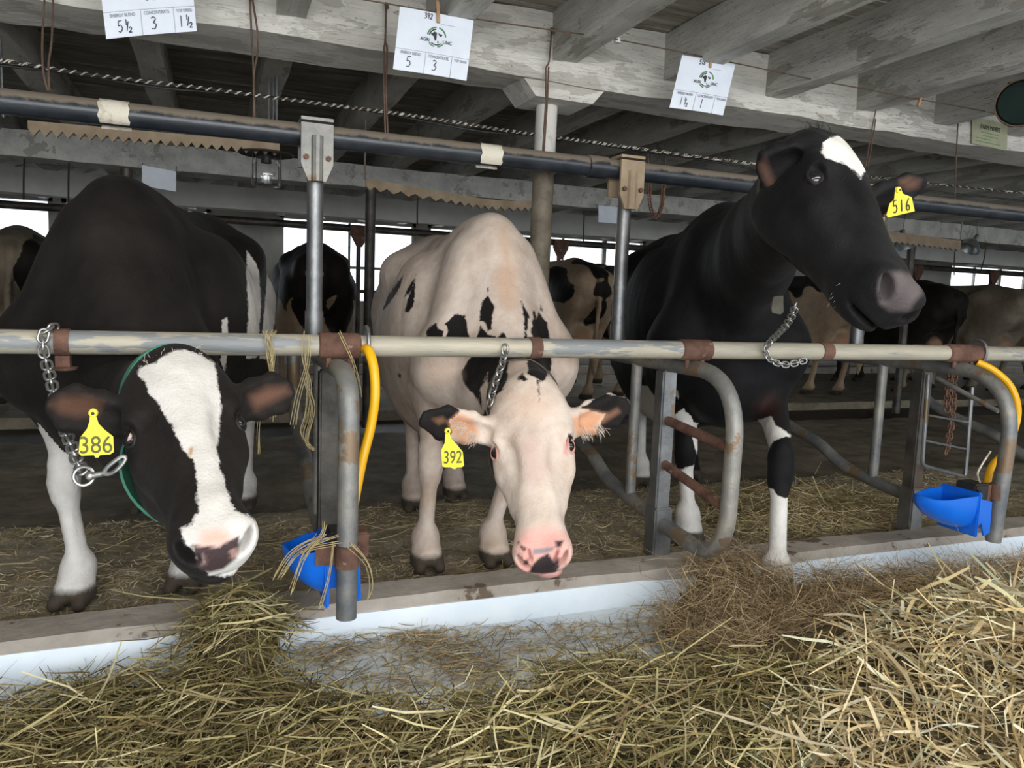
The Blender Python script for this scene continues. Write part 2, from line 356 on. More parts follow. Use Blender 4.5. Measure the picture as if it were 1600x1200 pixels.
# ceiling: planks across joists, all pieces of the ceiling
JB, CZ = 1.865, 2.035
ceiling = struct('ceiling', MB().box(((XL + XR) / 2, 3.6, CZ + 0.09), (XR - XL, 12.8, 0.06)), M['plank'])
pm = None
for i in range(88):
    y = -2.7 + i * 0.1435
    if pm is None:
        o = MB().box((0, 0, 0), (XR - XL, 0.138, 0.026)).build('plank', M['plank'], ceiling); pm = o.data
    else: o = link('plank', pm, None, ceiling, False)
    o.matrix_basis = Matrix.Translation(((XL + XR) / 2, y, CZ + 0.016 + random.uniform(-0.003, 0.004))) @ Matrix.Rotation(random.uniform(-0.012, 0.012), 4, 'X')
jm = [rough_box(MB(), -6.35, 6.35, -0.05, 0.05, -0.086, 0.09, 90, 0.004, s) for s in (21, 22, 23)]
jmesh = []
for k, i in enumerate(range(-10, 34)):
    xr = 0.30 + 0.495 * i + random.uniform(-0.012, 0.012)
    if k < 3:
        o = jm[k].build('joist', M['joist'], ceiling); jmesh.append(o.data)
    else: o = link('joist', jmesh[k % 3], None, ceiling, False)
    o.matrix_basis = Matrix.Translation((xr - 0.05, 3.65, (JB + CZ) / 2 + random.uniform(-0.004, 0.004))) @ Matrix.Rotation(math.pi / 2 + random.uniform(-0.003, 0.003), 4, 'Z')
# carrying beams and columns
beam = struct('trim_1', rough_box(MB(), XL, XR, 2.72, 2.965, 1.794, 2.03, 200, 0.006, 31), M['beam'])
tag(beam, 'thick whitewashed hewn beam running across above the stall front')
cx = P(853, 200, 2.86).x
bol = MB(); x0, x1 = cx - 0.16, cx + 0.20
v = []
for y in (2.735, 2.95): v += [(x0, y, 1.80), (x0 + 0.06, y, 1.733), (x1 - 0.06, y, 1.733), (x1, y, 1.80)]
bol.add(v, [(0, 1, 2, 3), (7, 6, 5, 4), (0, 4, 5, 1), (1, 5, 6, 2), (2, 6, 7, 3), (3, 7, 4, 0)]).build('bolster_block', M['beam'], beam)
def column_mat():
    m, nt, b, pos = new_mat('old_painted_column'); s = nt.nodes.new('ShaderNodeSeparateXYZ'); nt.links.new(pos, s.inputs[0])
    n1 = noise(nt, pos, 7, 6, 0.7); f = mathn(nt, 'ADD', mathn(nt, 'MULTIPLY', n1, 0.55), s.outputs['Z'])
    k = ramp(nt, mathn(nt, 'ADD', f, -1.45), [(0.30, (0, 0, 0)), (0.42, (1, 1, 1))])
    dirt = ramp(nt, noise(nt, pos, 12, 6, 0.7), [(0.35, (0.10, 0.08, 0.055)), (0.7, (0.24, 0.205, 0.155))])
    nt.links.new(mixc(nt, k, dirt, (0.60, 0.58, 0.53)), b.inputs['Base Color']); b.inputs['Roughness'].default_value = 0.7
    nt.links.new(bump(nt, noise(nt, pos, 30), 0.4, 0.004), b.inputs['Normal']); return m
M['column'] = column_mat()
col1 = struct('column', MB().tube([(cx - 0.012, 2.86, -0.02), (cx, 2.86, 1.74)], 0.043, 24), M['column'], None, True)
tag(col1, 'round post with peeling white paint under the thick beam')
beam2 = struct('trim_2', rough_box(MB(), XL, XR, 5.50, 5.75, 1.715, 1.866, 120, 0.005, 32), M['joist'])
for px in (578, 200, 1425):
    c = P(px, 380, 5.62)
    o = struct('column', MB().tube([(c.x, 5.62, -0.04), (c.x, 5.62, 1.72)], 0.038, 18), M['darkpost'], None, True)
c = P(1395, 430, 6.2)
beam3 = struct('trim_3', rough_box(MB(), XL, XR, 7.30, 7.48, 1.665, 1.866, 100, 0.004, 33), M['wall'])
# dark recesses with slanting braces between the joists above the third beam
br = None
for i in range(-8, 30):
    x = 0.30 + 0.495 * i
    mb = MB().bar((x - 0.44, 7.38, 1.845), (x - 0.10, 7.38, 2.01), 0.12, 0.05)
    if br is None: o = mb.build('brace', M['wall'], beam3); br = o.data; bx = x
    else:
        o = link('brace', br, None, beam3, False); o.matrix_basis = Matrix.Translation((x - bx, 0, 0))
# outer walls
WY = 9.8
def wall_x(px): return P(px, 380, WY).x
wins = [(-130, 84), (97, 330), (437, 650), (668, 1010), (1490, 1720)]
wb = MB(); edges = [XL] + [e for a, b in wins for e in (wall_x(a), wall_x(b))] + [XR]
ZS, ZT = 0.80, 1.90
wb.box(((XL + XR) / 2, WY + 0.08, ZS / 2 - 0.06), (XR - XL, 0.16, ZS + 0.12)); wb.box(((XL + XR) / 2, WY + 0.08, (ZT + 2.05) / 2), (XR - XL, 0.16, 2.05 - ZT))
for i in range(0, len(edges), 2): wb.box(((edges[i] + edges[i + 1]) / 2, WY + 0.08, (ZS + ZT) / 2), (edges[i + 1] - edges[i], 0.16, ZT - ZS))
struct('wall_back', wb, M['wall'])
for n, (a, b) in enumerate(wins):
    x0, x1 = wall_x(a), wall_x(b); fr = MB()
    for z in (ZS + 0.03, ZT - 0.03): fr.box(((x0 + x1) / 2, WY + 0.06, z), (x1 - x0, 0.08, 0.06))
    for x in (x0 + 0.025, x1 - 0.025): fr.box((x, WY + 0.06, (ZS + ZT) / 2), (0.05, 0.08, ZT - ZS))
    w = struct('window_%d' % (n + 1), fr, M['wall'])
    MB().box(((x0 + x1) / 2, WY + 0.06, 1.28), (x1 - x0, 0.05, 0.035)).build('sash_rail', M['joist'], w)
    k = max(1, int((x1 - x0) / 0.62))
    for q in range(1, k + 1):
        if q < k: MB().box((x0 + (x1 - x0) * q / k, WY + 0.06, (ZS + ZT) / 2), (0.028 if q % 2 else 0.06, 0.04, ZT - ZS)).build('muntin', M['joist'], w)
        xa, xb = x0 + (x1 - x0) * (q - 1) / k, x0 + (x1 - x0) * q / k
        MB().box(((xa + xb) / 2, WY + 0.07, (ZS + ZT) / 2), (xb - xa - 0.02, 0.004, ZT - ZS - 0.1)).build('pane', M['pane'], w)
struct('wall_left', MB().box((XL - 0.08, 3.6, 1.0), (0.16, 12.6, 2.3)), M['wall'])
struct('wall_right', MB().box((XR + 0.08, 3.6, 1.0), (0.16, 12.6, 2.3)), M['wall'])
og = struct('ground_outside', MB().box((6, 40, -0.3), (120, 60, 0.1)), mat('snowy_yard', (0.7, 0.7, 0.7), (0.8, 0.8, 0.8), 0.4, 0.9))
# ================================================================== STALL METALWORK
X1, X2, X3, X4 = 0.319, 1.5106, 2.770, 4.02
RY, RZ, RR = 2.15, 0.819, 0.030
PY, PZc, PR = 2.68, 1.485, 0.037
def rx(px): return P(px, 541, RY).x
rail = empty('stall_rail', (X2, RY, RZ), 'long worn metal rail running across the fronts of all the stalls', 'rail')
MB().tube([(-2.2, RY, RZ), (6.5, RY, RZ)], RR, 24).build('rail_pipe', M['rail'], rail, True)
for a, b in ((497, 562), (1062, 1108), (1478, 1531)):
    xa, xb = rx(a), rx(b)
    s = MB().tube([(xa, RY, RZ), (xa + 0.004, RY, RZ), (xb - 0.004, RY, RZ), (xb, RY, RZ)], [RR + 0.002, RR + 0.006, RR + 0.006, RR + 0.002], 24)
    o = s.build('rail_clamp', M['rust'], rail, True); o['label'] = 'rusty clamp sleeve'
    for dx in (0.25, 0.75):
        x = xa + (xb - xa) * dx; MB().cyl((x, RY - 0.006, RZ - RR - 0.004), (x, RY - 0.006, RZ - RR - 0.030), 0.008, 8).build('clamp_bolt', M['rust'], o, True)
for a, b in ((826, 843), (1280, 1296)):
    MB().tube([(rx(a), RY, RZ), (rx(b), RY, RZ)], RR + 0.004, 24).build('rail_band', M['rust'], rail, True)
xa, xb = rx(87), rx(110)
bd = MB().tube([(xa, RY, RZ), (xb, RY, RZ)], RR + 0.004, 24)
bd.box(((xa + xb) / 2, RY, RZ - RR - 0.018), (xb - xa, 0.03, 0.03)).lathe(((xa + xb) / 2, RY - 0.004, RZ - RR - 0.042), [(0.001, 0.0), (0.03, 0.004), (0.033, 0.010), (0.001, 0.014)], 16)
bd.build('chain_band', M['rust'], rail, True)
cr = rx(572); rg = []
for k in range(20): rg.append((cr, RY + 0.042 * math.cos(k * math.pi / 10), RZ + 0.006 + 0.048 * math.sin(k * math.pi / 10)))
MB().tube(rg, 0.006, 8, closed=True).build('hose_ring', M['galv'], rail, True)
cr = rx(1528); rg = []
for k in range(20): rg.append((cr, RY + 0.042 * math.cos(k * math.pi / 10), RZ + 0.006 + 0.048 * math.sin(k * math.pi / 10)))
MB().tube(rg, 0.006, 8, closed=True).build('hose_ring', M['galv'], rail, True)

# overhead pipe
def oxp(px): return P(px, 225, PY).x
ohp = empty('overhead_pipe', (X2, PY, PZc), 'thick dusty blue-grey pipe running over the stalls below the beam', 'pipe')
MB().tube([(-2.4, PY, PZc), (7.5, PY, PZc)], PR, 24).build('pipe_run', M['pipe'], ohp, True)
for a, b in ((157, 204), (748, 781)):
    xa, xb = oxp(a), oxp(b); mb = MB(); n = 16; v = []; f = []
    for j, x in enumerate((xa, xb)):
        for k in range(n + 1):
            th = math.radians(-150 + 300 * k / n) + math.pi / 2; rr = PR + 0.003 + (0.010 if k in (0,) else 0)
            v.append((x + 0.003 * math.sin(k * 2.1 + j), PY - rr * math.cos(th + math.pi), PZc + rr * math.sin(th)))
    for k in range(n): f.append((k, k + 1, n + 2 + k, n + 1 + k))
    mb.add(v, f); o = mb.build('tape_wrap', M['tape'], ohp, True); o['label'] = 'peeling white tape wrap'
xa, xb = oxp(918), oxp(949)
MB().tube([(xa, PY, PZc), (xa + 0.003, PY, PZc), (xb - 0.003, PY, PZc), (xb, PY, PZc)], [PR, PR + 0.006, PR + 0.006, PR], 24).build('pipe_coupling', M['pipe'], ohp, True)

# stall dividers
def yz(X, pts): return [(X, y, z) for y, z in pts]
PRr = 0.027
def divider(X, label, style):
    t = empty('stall_divider', (X, 2.31, 0.065), label, 'stall divider', 'stall dividers between the cows')
    top = 0.757
    MB().bar((X, 2.31, 0.05), (X, 2.31, 0.735), 0.058, 0.058, up=(0, 1, 0)).build('square_post', M['galv'] if style == 'ladder' else M['darkpost'], t, bevel=0.006)
    MB().bar((X, 2.305, 0.045), (X, 2.305, 0.235), 0.074, 0.074, up=(0, 1, 0)).build('post_sleeve', M['galv'], t, bevel=0.006)
    if style == 'ladder':
        path = fillet(yz(X, [(3.42, top), (1.905, top), (1.915, 0.145), (2.285, 0.175)]), [0.22, 0.22], 12)
    else:
        path = fillet(yz(X, [(3.42, top), (1.905 if style == 'plain' else 1.93, top), (1.93, 0.115)]), [0.26 if style == 'plain' else 0.13], 14)
    mb = MB(); mb.tube(path, PRr, 20, cap=(style == 'ladder'))
    if style != 'ladder':
        e = Vector(path[-1]); mb.tube([e, e, e + Vector((0, 0, 0.05))], [PRr, PRr * 0.84, PRr * 0.8], 20)
    mb.build('front_loop', M['galv2'], t, True)
    if style == 'ladder':
        for z0, z1 in ((0.555, 0.525), (0.395, 0.330)):
            MB().cyl((X, 2.29, z0), (X, 1.925, z1), 0.017, 14).build('rung', M['rust'], t, True)
    sw = catmull(yz(X, [(3.42, top), (3.40, 0.60), (3.28, 0.44), (3.06, 0.365), (2.86, 0.318), (2.70, 0.245), (2.52, 0.212), (2.335, 0.19)]), 6)
    MB().tube(sw, PRr, 18).build('swoop_pipe', M['galv2'], t, True)
    MB().cyl((X, 2.515, 0.215), (X, 2.515, top), 0.021, 16).build('thin_post', M['galv2'], t, True)
    up = MB().cyl((X, 2.68, 0.79), (X, 2.68, PZc - 0.02), PRr, 20).cyl((X, 2.68, 1.02), (X, 2.68, 1.035), PRr + 0.003, 20).cyl((X, 2.68, 0.80), (X, 2.68, 0.90), PRr + 0.0035, 20)
    up.build('upper_post', M['galv'], t, True)
    MB().box((X, 2.67, 0.80), (0.085, 0.05, 0.035)).cyl((X + 0.024, 2.67, 0.815), (X + 0.024, 2.67, 0.83), 0.009, 8).build('foot_plate', M['rust'], t)
    cl = MB(); zt, zb = PZc + PR + 0.004, PZc - 0.155; w = 0.052
    for yy in (PY - PR - 0.010,):
        cl.prism([(X - w, yy, zt - 0.01), (X - w, yy, zb + 0.055), (X - w * 0.55, yy, zb), (X + w * 0.55, yy, zb), (X + w, yy, zb + 0.055), (X + w, yy, zt - 0.01)], 0.012)
    cl.box((X, PY, zt + 0.004), (2 * w, 2 * PR + 0.03, 0.010))
    cl.prism([(X - w, PY + PR + 0.010, zt - 0.01), (X - w, PY + PR + 0.010, zb + 0.055), (X + w, PY + PR + 0.010, zb + 0.055), (X + w, PY + PR + 0.010, zt - 0.01)], 0.012)
    cl.tube([(X, PY - PR - 0.012, zb), (X, PY - PR - 0.012, zt - 0.05)], 0.02, 12)
    o = cl.build('clamp_plate', M['trainer'] if style != 'swoop' else M['galv2'], t)
    for dx in (-0.036, 0.036):
        MB().cyl((X + dx, PY - PR - 0.014, zb + 0.075), (X + dx, PY - PR - 0.028, zb + 0.075), 0.009, 6).build('clamp_bolt', M['rust'], o)
    return t
d1 = divider(X1, 'pipe stall divider with straight drop pipe beside the cow tagged 386', 'swoop')
d2 = divider(X2, 'pipe stall divider with D-shaped loop and two rungs in front of the black cow', 'ladder')
d3 = divider(X3, 'pipe stall divider with wide bend above the clean blue water bowl', 'plain')
d4 = empty('stall_divider', (X4, 2.31, 0.065), 'partly seen stall divider pipe dipping behind the rusty hanging chains', 'stall divider', 'stall dividers between the cows')
MB().tube(catmull(yz(X4, [(3.42, 0.757), (3.40, 0.60), (3.28, 0.44), (3.06, 0.365), (2.86, 0.318), (2.70, 0.245), (2.52, 0.212), (2.335, 0.19)]), 6), PRr, 18).build('swoop_pipe', M['galv2'], d4, True)
MB().tube([(X4, 3.42, 0.757), (X4, 2.31, 0.757)], PRr, 18).build('top_pipe', M['galv2'], d4, True)
MB().bar((X4, 2.31, 0.05), (X4, 2.31, 0.735), 0.058, 0.058, up=(0, 1, 0)).build('square_post', M['darkpost'], d4)
# sleeve bands that carry the water bowls on the drop pipes
for X, z, d in ((X1, 0.285, d1), (X3, 0.31, d3)):
    o = MB().tube([(X, 1.93, z - 0.03), (X, 1.93, z + 0.03)], PRr + 0.005, 20).box((X - 0.045, 1.955, z), (0.07, 0.035, 0.05)).build('bowl_bracket', M['rust'], d, True)

# small wire gate hanging beside divider 3
g = empty('wire_hanger', PX(1440, 700, X3), 'thin bent wire frame with two crossbars hanging under the right rail clamp', 'wire frame')
gy = 2.22
def gp(px, py): return P(px, py, gy)
MB().tube(fillet([gp(1450, 585), gp(1441, 727), gp(1508, 745), gp(1519, 605)], 0.02, 4), 0.008, 8).build('wire_frame', M['galv'], g, True)
for a, b in (((1446, 648), (1513, 660)), ((1443, 688), (1511, 702))):
    MB().cyl(gp(*a), gp(*b), 0.005, 8).build('crossbar', M['galv'], g, True)
MB().cyl(P(1463, 590, 2.3), P(1560, 643, 2.05), 0.010, 10).build('slanting_rod', M['galv2'], g, True)

# ------------------------------------------------------------------ water bowls
def bowl(loc, label, L=0.235, Wd=0.105, D=0.135):
    t = empty('water_bowl', loc, label, 'water bowl', 'blue water bowls on the stall pipes')
    n, m_ = 20, 12; v = []; f = []; ox, oy, oz = loc
    for sh, k in ((0, 1.0), (1, 0.94)):
        for i in range(m_ + 1):
            ph = (math.pi / 2) * i / m_
            for j in range(n + 1):
                th = -math.pi / 2 + math.pi * j / n; c = math.cos(th)
                lx = -L * k * (abs(c) ** 0.85) * (math.sin(ph) ** 0.8); ly = Wd * k * math.sin(th) * (math.sin(ph) ** 0.6)
                lz = -D * k * (math.cos(ph) ** 0.9) * (0.62 + 0.38 * (1 - abs(c) * math.sin(ph)))
                rim = 0.022 * (math.cos(2 * th) ** 2 if i == m_ else 0)
                v.append((ox + lx, oy + ly, oz + lz + rim * 0.5))
        o0 = sh * (m_ + 1) * (n + 1)
        for i in range(m_):
            for j in range(n):
                a = o0 + i * (n + 1) + j; q = (a, a + 1, a + n + 2, a + n + 1); f.append(q if sh == 0 else q[::-1])
    o1 = m_ * (n + 1); o2 = (m_ + 1) * (n + 1) + o1
    for j in range(n): f.append((o1 + j, o1 + j + 1, o2 + j + 1, o2 + j))
    MB().add(v, f).build('basin', M['blue'], t, True)
    MB().box((ox + 0.006, oy, oz - 0.062), (0.012, 2 * Wd + 0.01, 0.165)).box((ox + 0.012, oy, oz + 0.012), (0.02, 2 * Wd, 0.02)).build('back_plate', M['blue'], t, bevel=0.004)
    for dy in (-0.06, 0.06):
        MB().prism([(ox + 0.012, oy + dy, oz + 0.0), (ox + 0.095, oy + dy, oz - 0.02), (ox + 0.10, oy + dy, oz - 0.14), (ox + 0.07, oy + dy, oz - 0.15), (ox + 0.05, oy + dy, oz - 0.10), (ox + 0.012, oy + dy, oz - 0.10)], 0.008).build('side_fin', M['blue'], t)
    MB().box((ox + 0.052, oy - 0.01, oz + 0.005), (0.075, 0.085, 0.085)).cyl((ox + 0.03, oy - 0.056, oz + 0.01), (ox + 0.03, oy - 0.066, oz + 0.01), 0.022, 12).build('valve_box', M['black'], t, bevel=0.006)
    MB().box((ox + 0.105, oy - 0.01, oz + 0.004), (0.035, 0.07, 0.07)).build('mount_block', M['rust'], t, bevel=0.004)
    return t
b3 = P(1499, 772, 1.985)
bowl((b3.x, 1.985, b3.z), 'clean blue plastic water bowl on the right stall pipe', 0.22, 0.078, 0.125)
b1 = P(517, 875, 1.985)
bowl((X1 - 0.055, 2.03, 0.285), 'straw-covered blue plastic water bowl below the cow tagged 386', 0.10, 0.085, 0.12)

# ------------------------------------------------------------------ hoses
h1 = MB().tube(catmull([P(569, 545, 2.13), P(576, 548, 2.09), P(584, 575, 2.06), P(586, 620, 2.05), P(579, 668, 2.05), P(567, 716, 2.04), P(556, 770, 2.0), P(545, 830, 1.98)], 8), 0.0135, 14).build('water_hose', M['hose'], None, True)
tag(h1, 'yellow hose curving down from the rail behind the straight drop pipe', 'hose')
h3 = MB().tube(catmull([P(1527, 566, 2.13), P(1552, 578, 2.09), P(1578, 602, 2.05), P(1590, 635, 2.02), P(1586, 668, 2.0), P(1570, 705, 2.02), P(1550, 728, 2.02), P(1543, 752, 2.0), P(1541, 775, 1.99)], 8), 0.0135, 14).build('water_hose', M['hose'], None, True)
tag(h3, 'yellow hose arching over the bend of the right stall pipe', 'hose')
for pts, lb in (([(1562, 698), (1578, 715), (1581, 728), (1562, 748), (1556, 740)], 'pale loop of twine behind the right drop pipe'), ([(1548, 705), (1532, 730), (1528, 745), (1540, 770), (1555, 790)], 'thin pale twine beside the blue bowl valve')):
    tag(MB().tube(catmull([P(x, y, 1.96) for x, y in pts], 5), 0.0035, 6).build('twine', M['tape'], None, True), lb, 'twine')
# ================================================================== CHAINS
_linkmesh = {}
def link_mesh(L, r, m):
    key = (L, r, m.name)
    if key not in _linkmesh:
        w = L * 0.31; pts = []
        for k in range(8): a = -math.pi / 2 + math.pi * k / 7; pts.append((L / 2 - w + w * math.cos(a), w * math.sin(a), 0))
        for k in range(8): a = math.pi / 2 + math.pi * k / 7; pts.append((-L / 2 + w + w * math.cos(a), w * math.sin(a), 0))
        mb = MB().tube(pts, r, 8, closed=True); me = bpy.data.meshes.new('link'); me.from_pydata(mb.v, [], mb.f); me.materials.append(m)
        me.polygons.foreach_set('use_smooth', [True] * len(me.polygons)); _linkmesh[key] = me
    return _linkmesh[key]
def chain(pts, L, r, m, label, cat='chain', parent=None, name='tether_chain', twist=0.3):
    pts = catmull(pts, 12); d = [0.0]
    for a, b in zip(pts, pts[1:]): d.append(d[-1] + (b - a).length)
    t = parent or empty(name, pts[0], label, cat); step = L - 4.2 * r; n = max(2, int(d[-1] / step)); me = link_mesh(L, r, m)
    def at(s):
        for i in range(len(d) - 1):
            if d[i + 1] >= s: return pts[i].lerp(pts[i + 1], (s - d[i]) / max(1e-9, d[i + 1] - d[i]))
        return pts[-1]
    for i in range(n):
        s = (i + 0.5) * d[-1] / n; a, b = at(max(0, s - step / 2)), at(min(d[-1], s + step / 2)); dr, sv, uv = frame3(b - a, (0, 1, 0))
        o = link('link', me, None, t, True)
        R = Matrix((dr, sv, uv)).transposed() @ Matrix.Rotation(twist + (math.pi / 2 if i % 2 else 0), 3, 'X')
        mt = R.to_4x4(); mt.translation = (a + b) / 2; o.matrix_basis = mt
    return t
# ================================================================== COWS
def nv(v): return np.array(v, float)
class Body:
    """an animal's skin grown from blended ellipsoids and tapering limbs on a grid, as one closed surface"""
    def __init__(s): s.pr = []; s.grp = 'body'
    def ell(s, c, r, fr=None, k=0.06, op=1, p=2.0, grp=None):
        fr = np.eye(3) if fr is None else np.array(fr, float); c = nv(c); r = nv(r)
        s.pr.append(('e', c, r, fr, k, op, p, grp or s.grp, c - r.max() - 0.02, c + r.max() + 0.02))
    def cone(s, a, b, ra, rb, side=None, k=0.05, op=1, grp=None):
        """ra, rb: radius or (across side, across third axis)"""
        a, b = nv(a), nv(b); t = b - a; L = np.linalg.norm(t) + 1e-9; t = t / L
        h = nv(side) if side is not None else (np.array([1.0, 0, 0]) if abs(t[0]) < 0.8 else np.array([0, 1.0, 0]))
        sd = h - t * h.dot(t); sd /= np.linalg.norm(sd); u = np.cross(t, sd)
        ra = (ra, ra) if np.isscalar(ra) else ra; rb = (rb, rb) if np.isscalar(rb) else rb; mx = max(*ra, *rb)
        s.pr.append(('c', a, b, (t, sd, u, L), (np.array(ra), np.array(rb)), k, op, grp or s.grp, np.minimum(a, b) - mx - 0.02, np.maximum(a, b) + mx + 0.02))
    @staticmethod
    def ev(pr, X, Y, Z):
        if pr[0] == 'e':
            _, c, r, fr, k, op, p, g, lo, hi = pr
            dx, dy, dz = X - c[0], Y - c[1], Z - c[2]
            q = [(dx * fr[i][0] + dy * fr[i][1] + dz * fr[i][2]) / r[i] for i in range(3)]
            if p == 2.0:
                k0 = np.sqrt(q[0] ** 2 + q[1] ** 2 + q[2] ** 2); k1 = np.sqrt((q[0] / r[0]) ** 2 + (q[1] / r[1]) ** 2 + (q[2] / r[2]) ** 2) + 1e-9
                return k0 * (k0 - 1.0) / k1
            k0 = (np.abs(q[0]) ** p + np.abs(q[1]) ** p + np.abs(q[2]) ** p) ** (1.0 / p)
            return (k0 - 1.0) * r.min()
        _, a, b, (t, sd, u, L), (ra, rb), k, op, g, lo, hi = pr
        dx, dy, dz = X - a[0], Y - a[1], Z - a[2]
        h = dx * t[0] + dy * t[1] + dz * t[2]; tt = np.clip(h / L, 0, 1); e = h - tt * L
        ls = dx * sd[0] + dy * sd[1] + dz * sd[2]; lu = dx * u[0] + dy * u[1] + dz * u[2]
        r0 = ra[0] + (rb[0] - ra[0]) * tt; r1 = ra[1] + (rb[1] - ra[1]) * tt; rm = np.minimum(r0, r1)
        k0 = np.sqrt((ls / r0) ** 2 + (lu / r1) ** 2 + (e / rm) ** 2) + 1e-9
        k1 = np.sqrt((ls / r0 ** 2) ** 2 + (lu / r1 ** 2) ** 2 + (e / rm ** 2) ** 2) + 1e-9
        return k0 * (k0 - 1.0) / k1
    def mesh(s, ax):
        ax = [np.asarray(a, np.float32) for a in ax]; D = np.full([len(a) for a in ax], 0.5, np.float32)
        for pr in s.pr:
            k, op = (pr[4], pr[5]) if pr[0] == 'e' else (pr[5], pr[6]); lo, hi = pr[-2] - k - 0.01, pr[-1] + k + 0.01
            i = [slice(max(0, int(np.searchsorted(a, l)) - 1), int(np.searchsorted(a, h)) + 1) for a, l, h in zip(ax, lo, hi)]
            sub = D[i[0], i[1], i[2]]
            if sub.size == 0: continue
            d = s.ev(pr, ax[0][i[0]][:, None, None], ax[1][i[1]][None, :, None], ax[2][i[2]][None, None, :]).astype(np.float32)
            if op > 0:
                h = np.maximum(k - np.abs(sub - d), 0) / k; D[i[0], i[1], i[2]] = np.minimum(sub, d) - h * h * k * 0.25
            else:
                h = np.maximum(k - np.abs(sub + d), 0) / k; D[i[0], i[1], i[2]] = np.maximum(sub, -d) + h * h * k * 0.25
        return surface_nets(D, ax)
def surface_nets(D, ax):
    S = D < 0; nx, ny, nz = D.shape
    c = np.zeros((nx - 1, ny - 1, nz - 1), np.uint8)
    for dx in (0, 1):
        for dy in (0, 1):
            for dz in (0, 1): c += S[dx:nx - 1 + dx, dy:ny - 1 + dy, dz:nz - 1 + dz]
    I, J, K = np.nonzero((c > 0) & (c < 8)); N = len(I)
    cor = [(a, b, d) for a in (0, 1) for b in (0, 1) for d in (0, 1)]
    val = np.stack([D[I + a, J + b, K + d] for a, b, d in cor], 1)
    gx = np.stack([ax[0][I], ax[0][I + 1]], 1); gy = np.stack([ax[1][J], ax[1][J + 1]], 1); gz = np.stack([ax[2][K], ax[2][K + 1]], 1)
    pos = np.stack([np.stack([gx[:, a], gy[:, b], gz[:, d]], 1) for a, b, d in cor], 1)
    acc = np.zeros((N, 3)); cnt = np.zeros(N)
    for i in range(8):
        for j in range(i + 1, 8):
            if sum(abs(p - q) for p, q in zip(cor[i], cor[j])) != 1: continue
            a, b = val[:, i], val[:, j]; m = (a < 0) != (b < 0); t = np.where(m, a / np.where(m, a - b, 1), 0)[:, None]
            acc += np.where(m[:, None], pos[:, i] + (pos[:, j] - pos[:, i]) * t, 0); cnt += m
    V = acc / cnt[:, None]
    vid = np.full(c.shape, -1, np.int32); vid[I, J, K] = np.arange(N); quads = []
    for axis in range(3):
        a = np.moveaxis(S, axis, 0); A, B = a[:-1], a[1:]; ch = np.argwhere(A != B)
        o = np.moveaxis(vid, axis, 0)
        i, j, k = ch.T; ok = (j > 0) & (k > 0) & (j < a.shape[1] - 1) & (k < a.shape[2] - 1); i, j, k = i[ok], j[ok], k[ok]
        q = np.stack([o[i, j - 1, k - 1], o[i, j, k - 1], o[i, j, k], o[i, j - 1, k]], 1); fl = A[i, j, k]
        if axis == 1: fl = ~fl
        q = np.where(fl[:, None], q, q[:, ::-1]); quads.append(q)
    Q = np.concatenate(quads); Q = Q[(Q >= 0).all(1)]; return V, Q
def relax(V, Q, it=2, lam=0.5):
    e = np.concatenate([Q[:, [0, 1]], Q[:, [1, 2]], Q[:, [2, 3]], Q[:, [3, 0]]]); a = np.concatenate([e[:, 0], e[:, 1]]); b = np.concatenate([e[:, 1], e[:, 0]])
    n = np.bincount(a, minlength=len(V))[:, None] + 1e-9
    for _ in range(it):
        for l in (lam, -lam * 1.04):
            m = np.stack([np.bincount(a, V[b, i], len(V)) for i in range(3)], 1) / n; V = V + l * (m - V)
    return V
def vnormals(V, Q):
    n = np.cross(V[Q[:, 2]] - V[Q[:, 0]], V[Q[:, 3]] - V[Q[:, 1]]); N = np.zeros_like(V)
    for i in range(4):
        for c in range(3): N[:, c] += np.bincount(Q[:, i], n[:, c], len(V))
    return N / (np.linalg.norm(N, axis=1, keepdims=True) + 1e-12)
def grid_axis(lo, hi, fine, h0, h1):
    """grid lines from lo to hi, h0 apart inside the fine interval and h1 outside, with a soft change"""
    out = [lo]
    while out[-1] < hi:
        x = out[-1]; d = max(fine[0] - x, x - fine[1], 0.0); out.append(x + min(h1, h0 + d * 0.12))
    return out
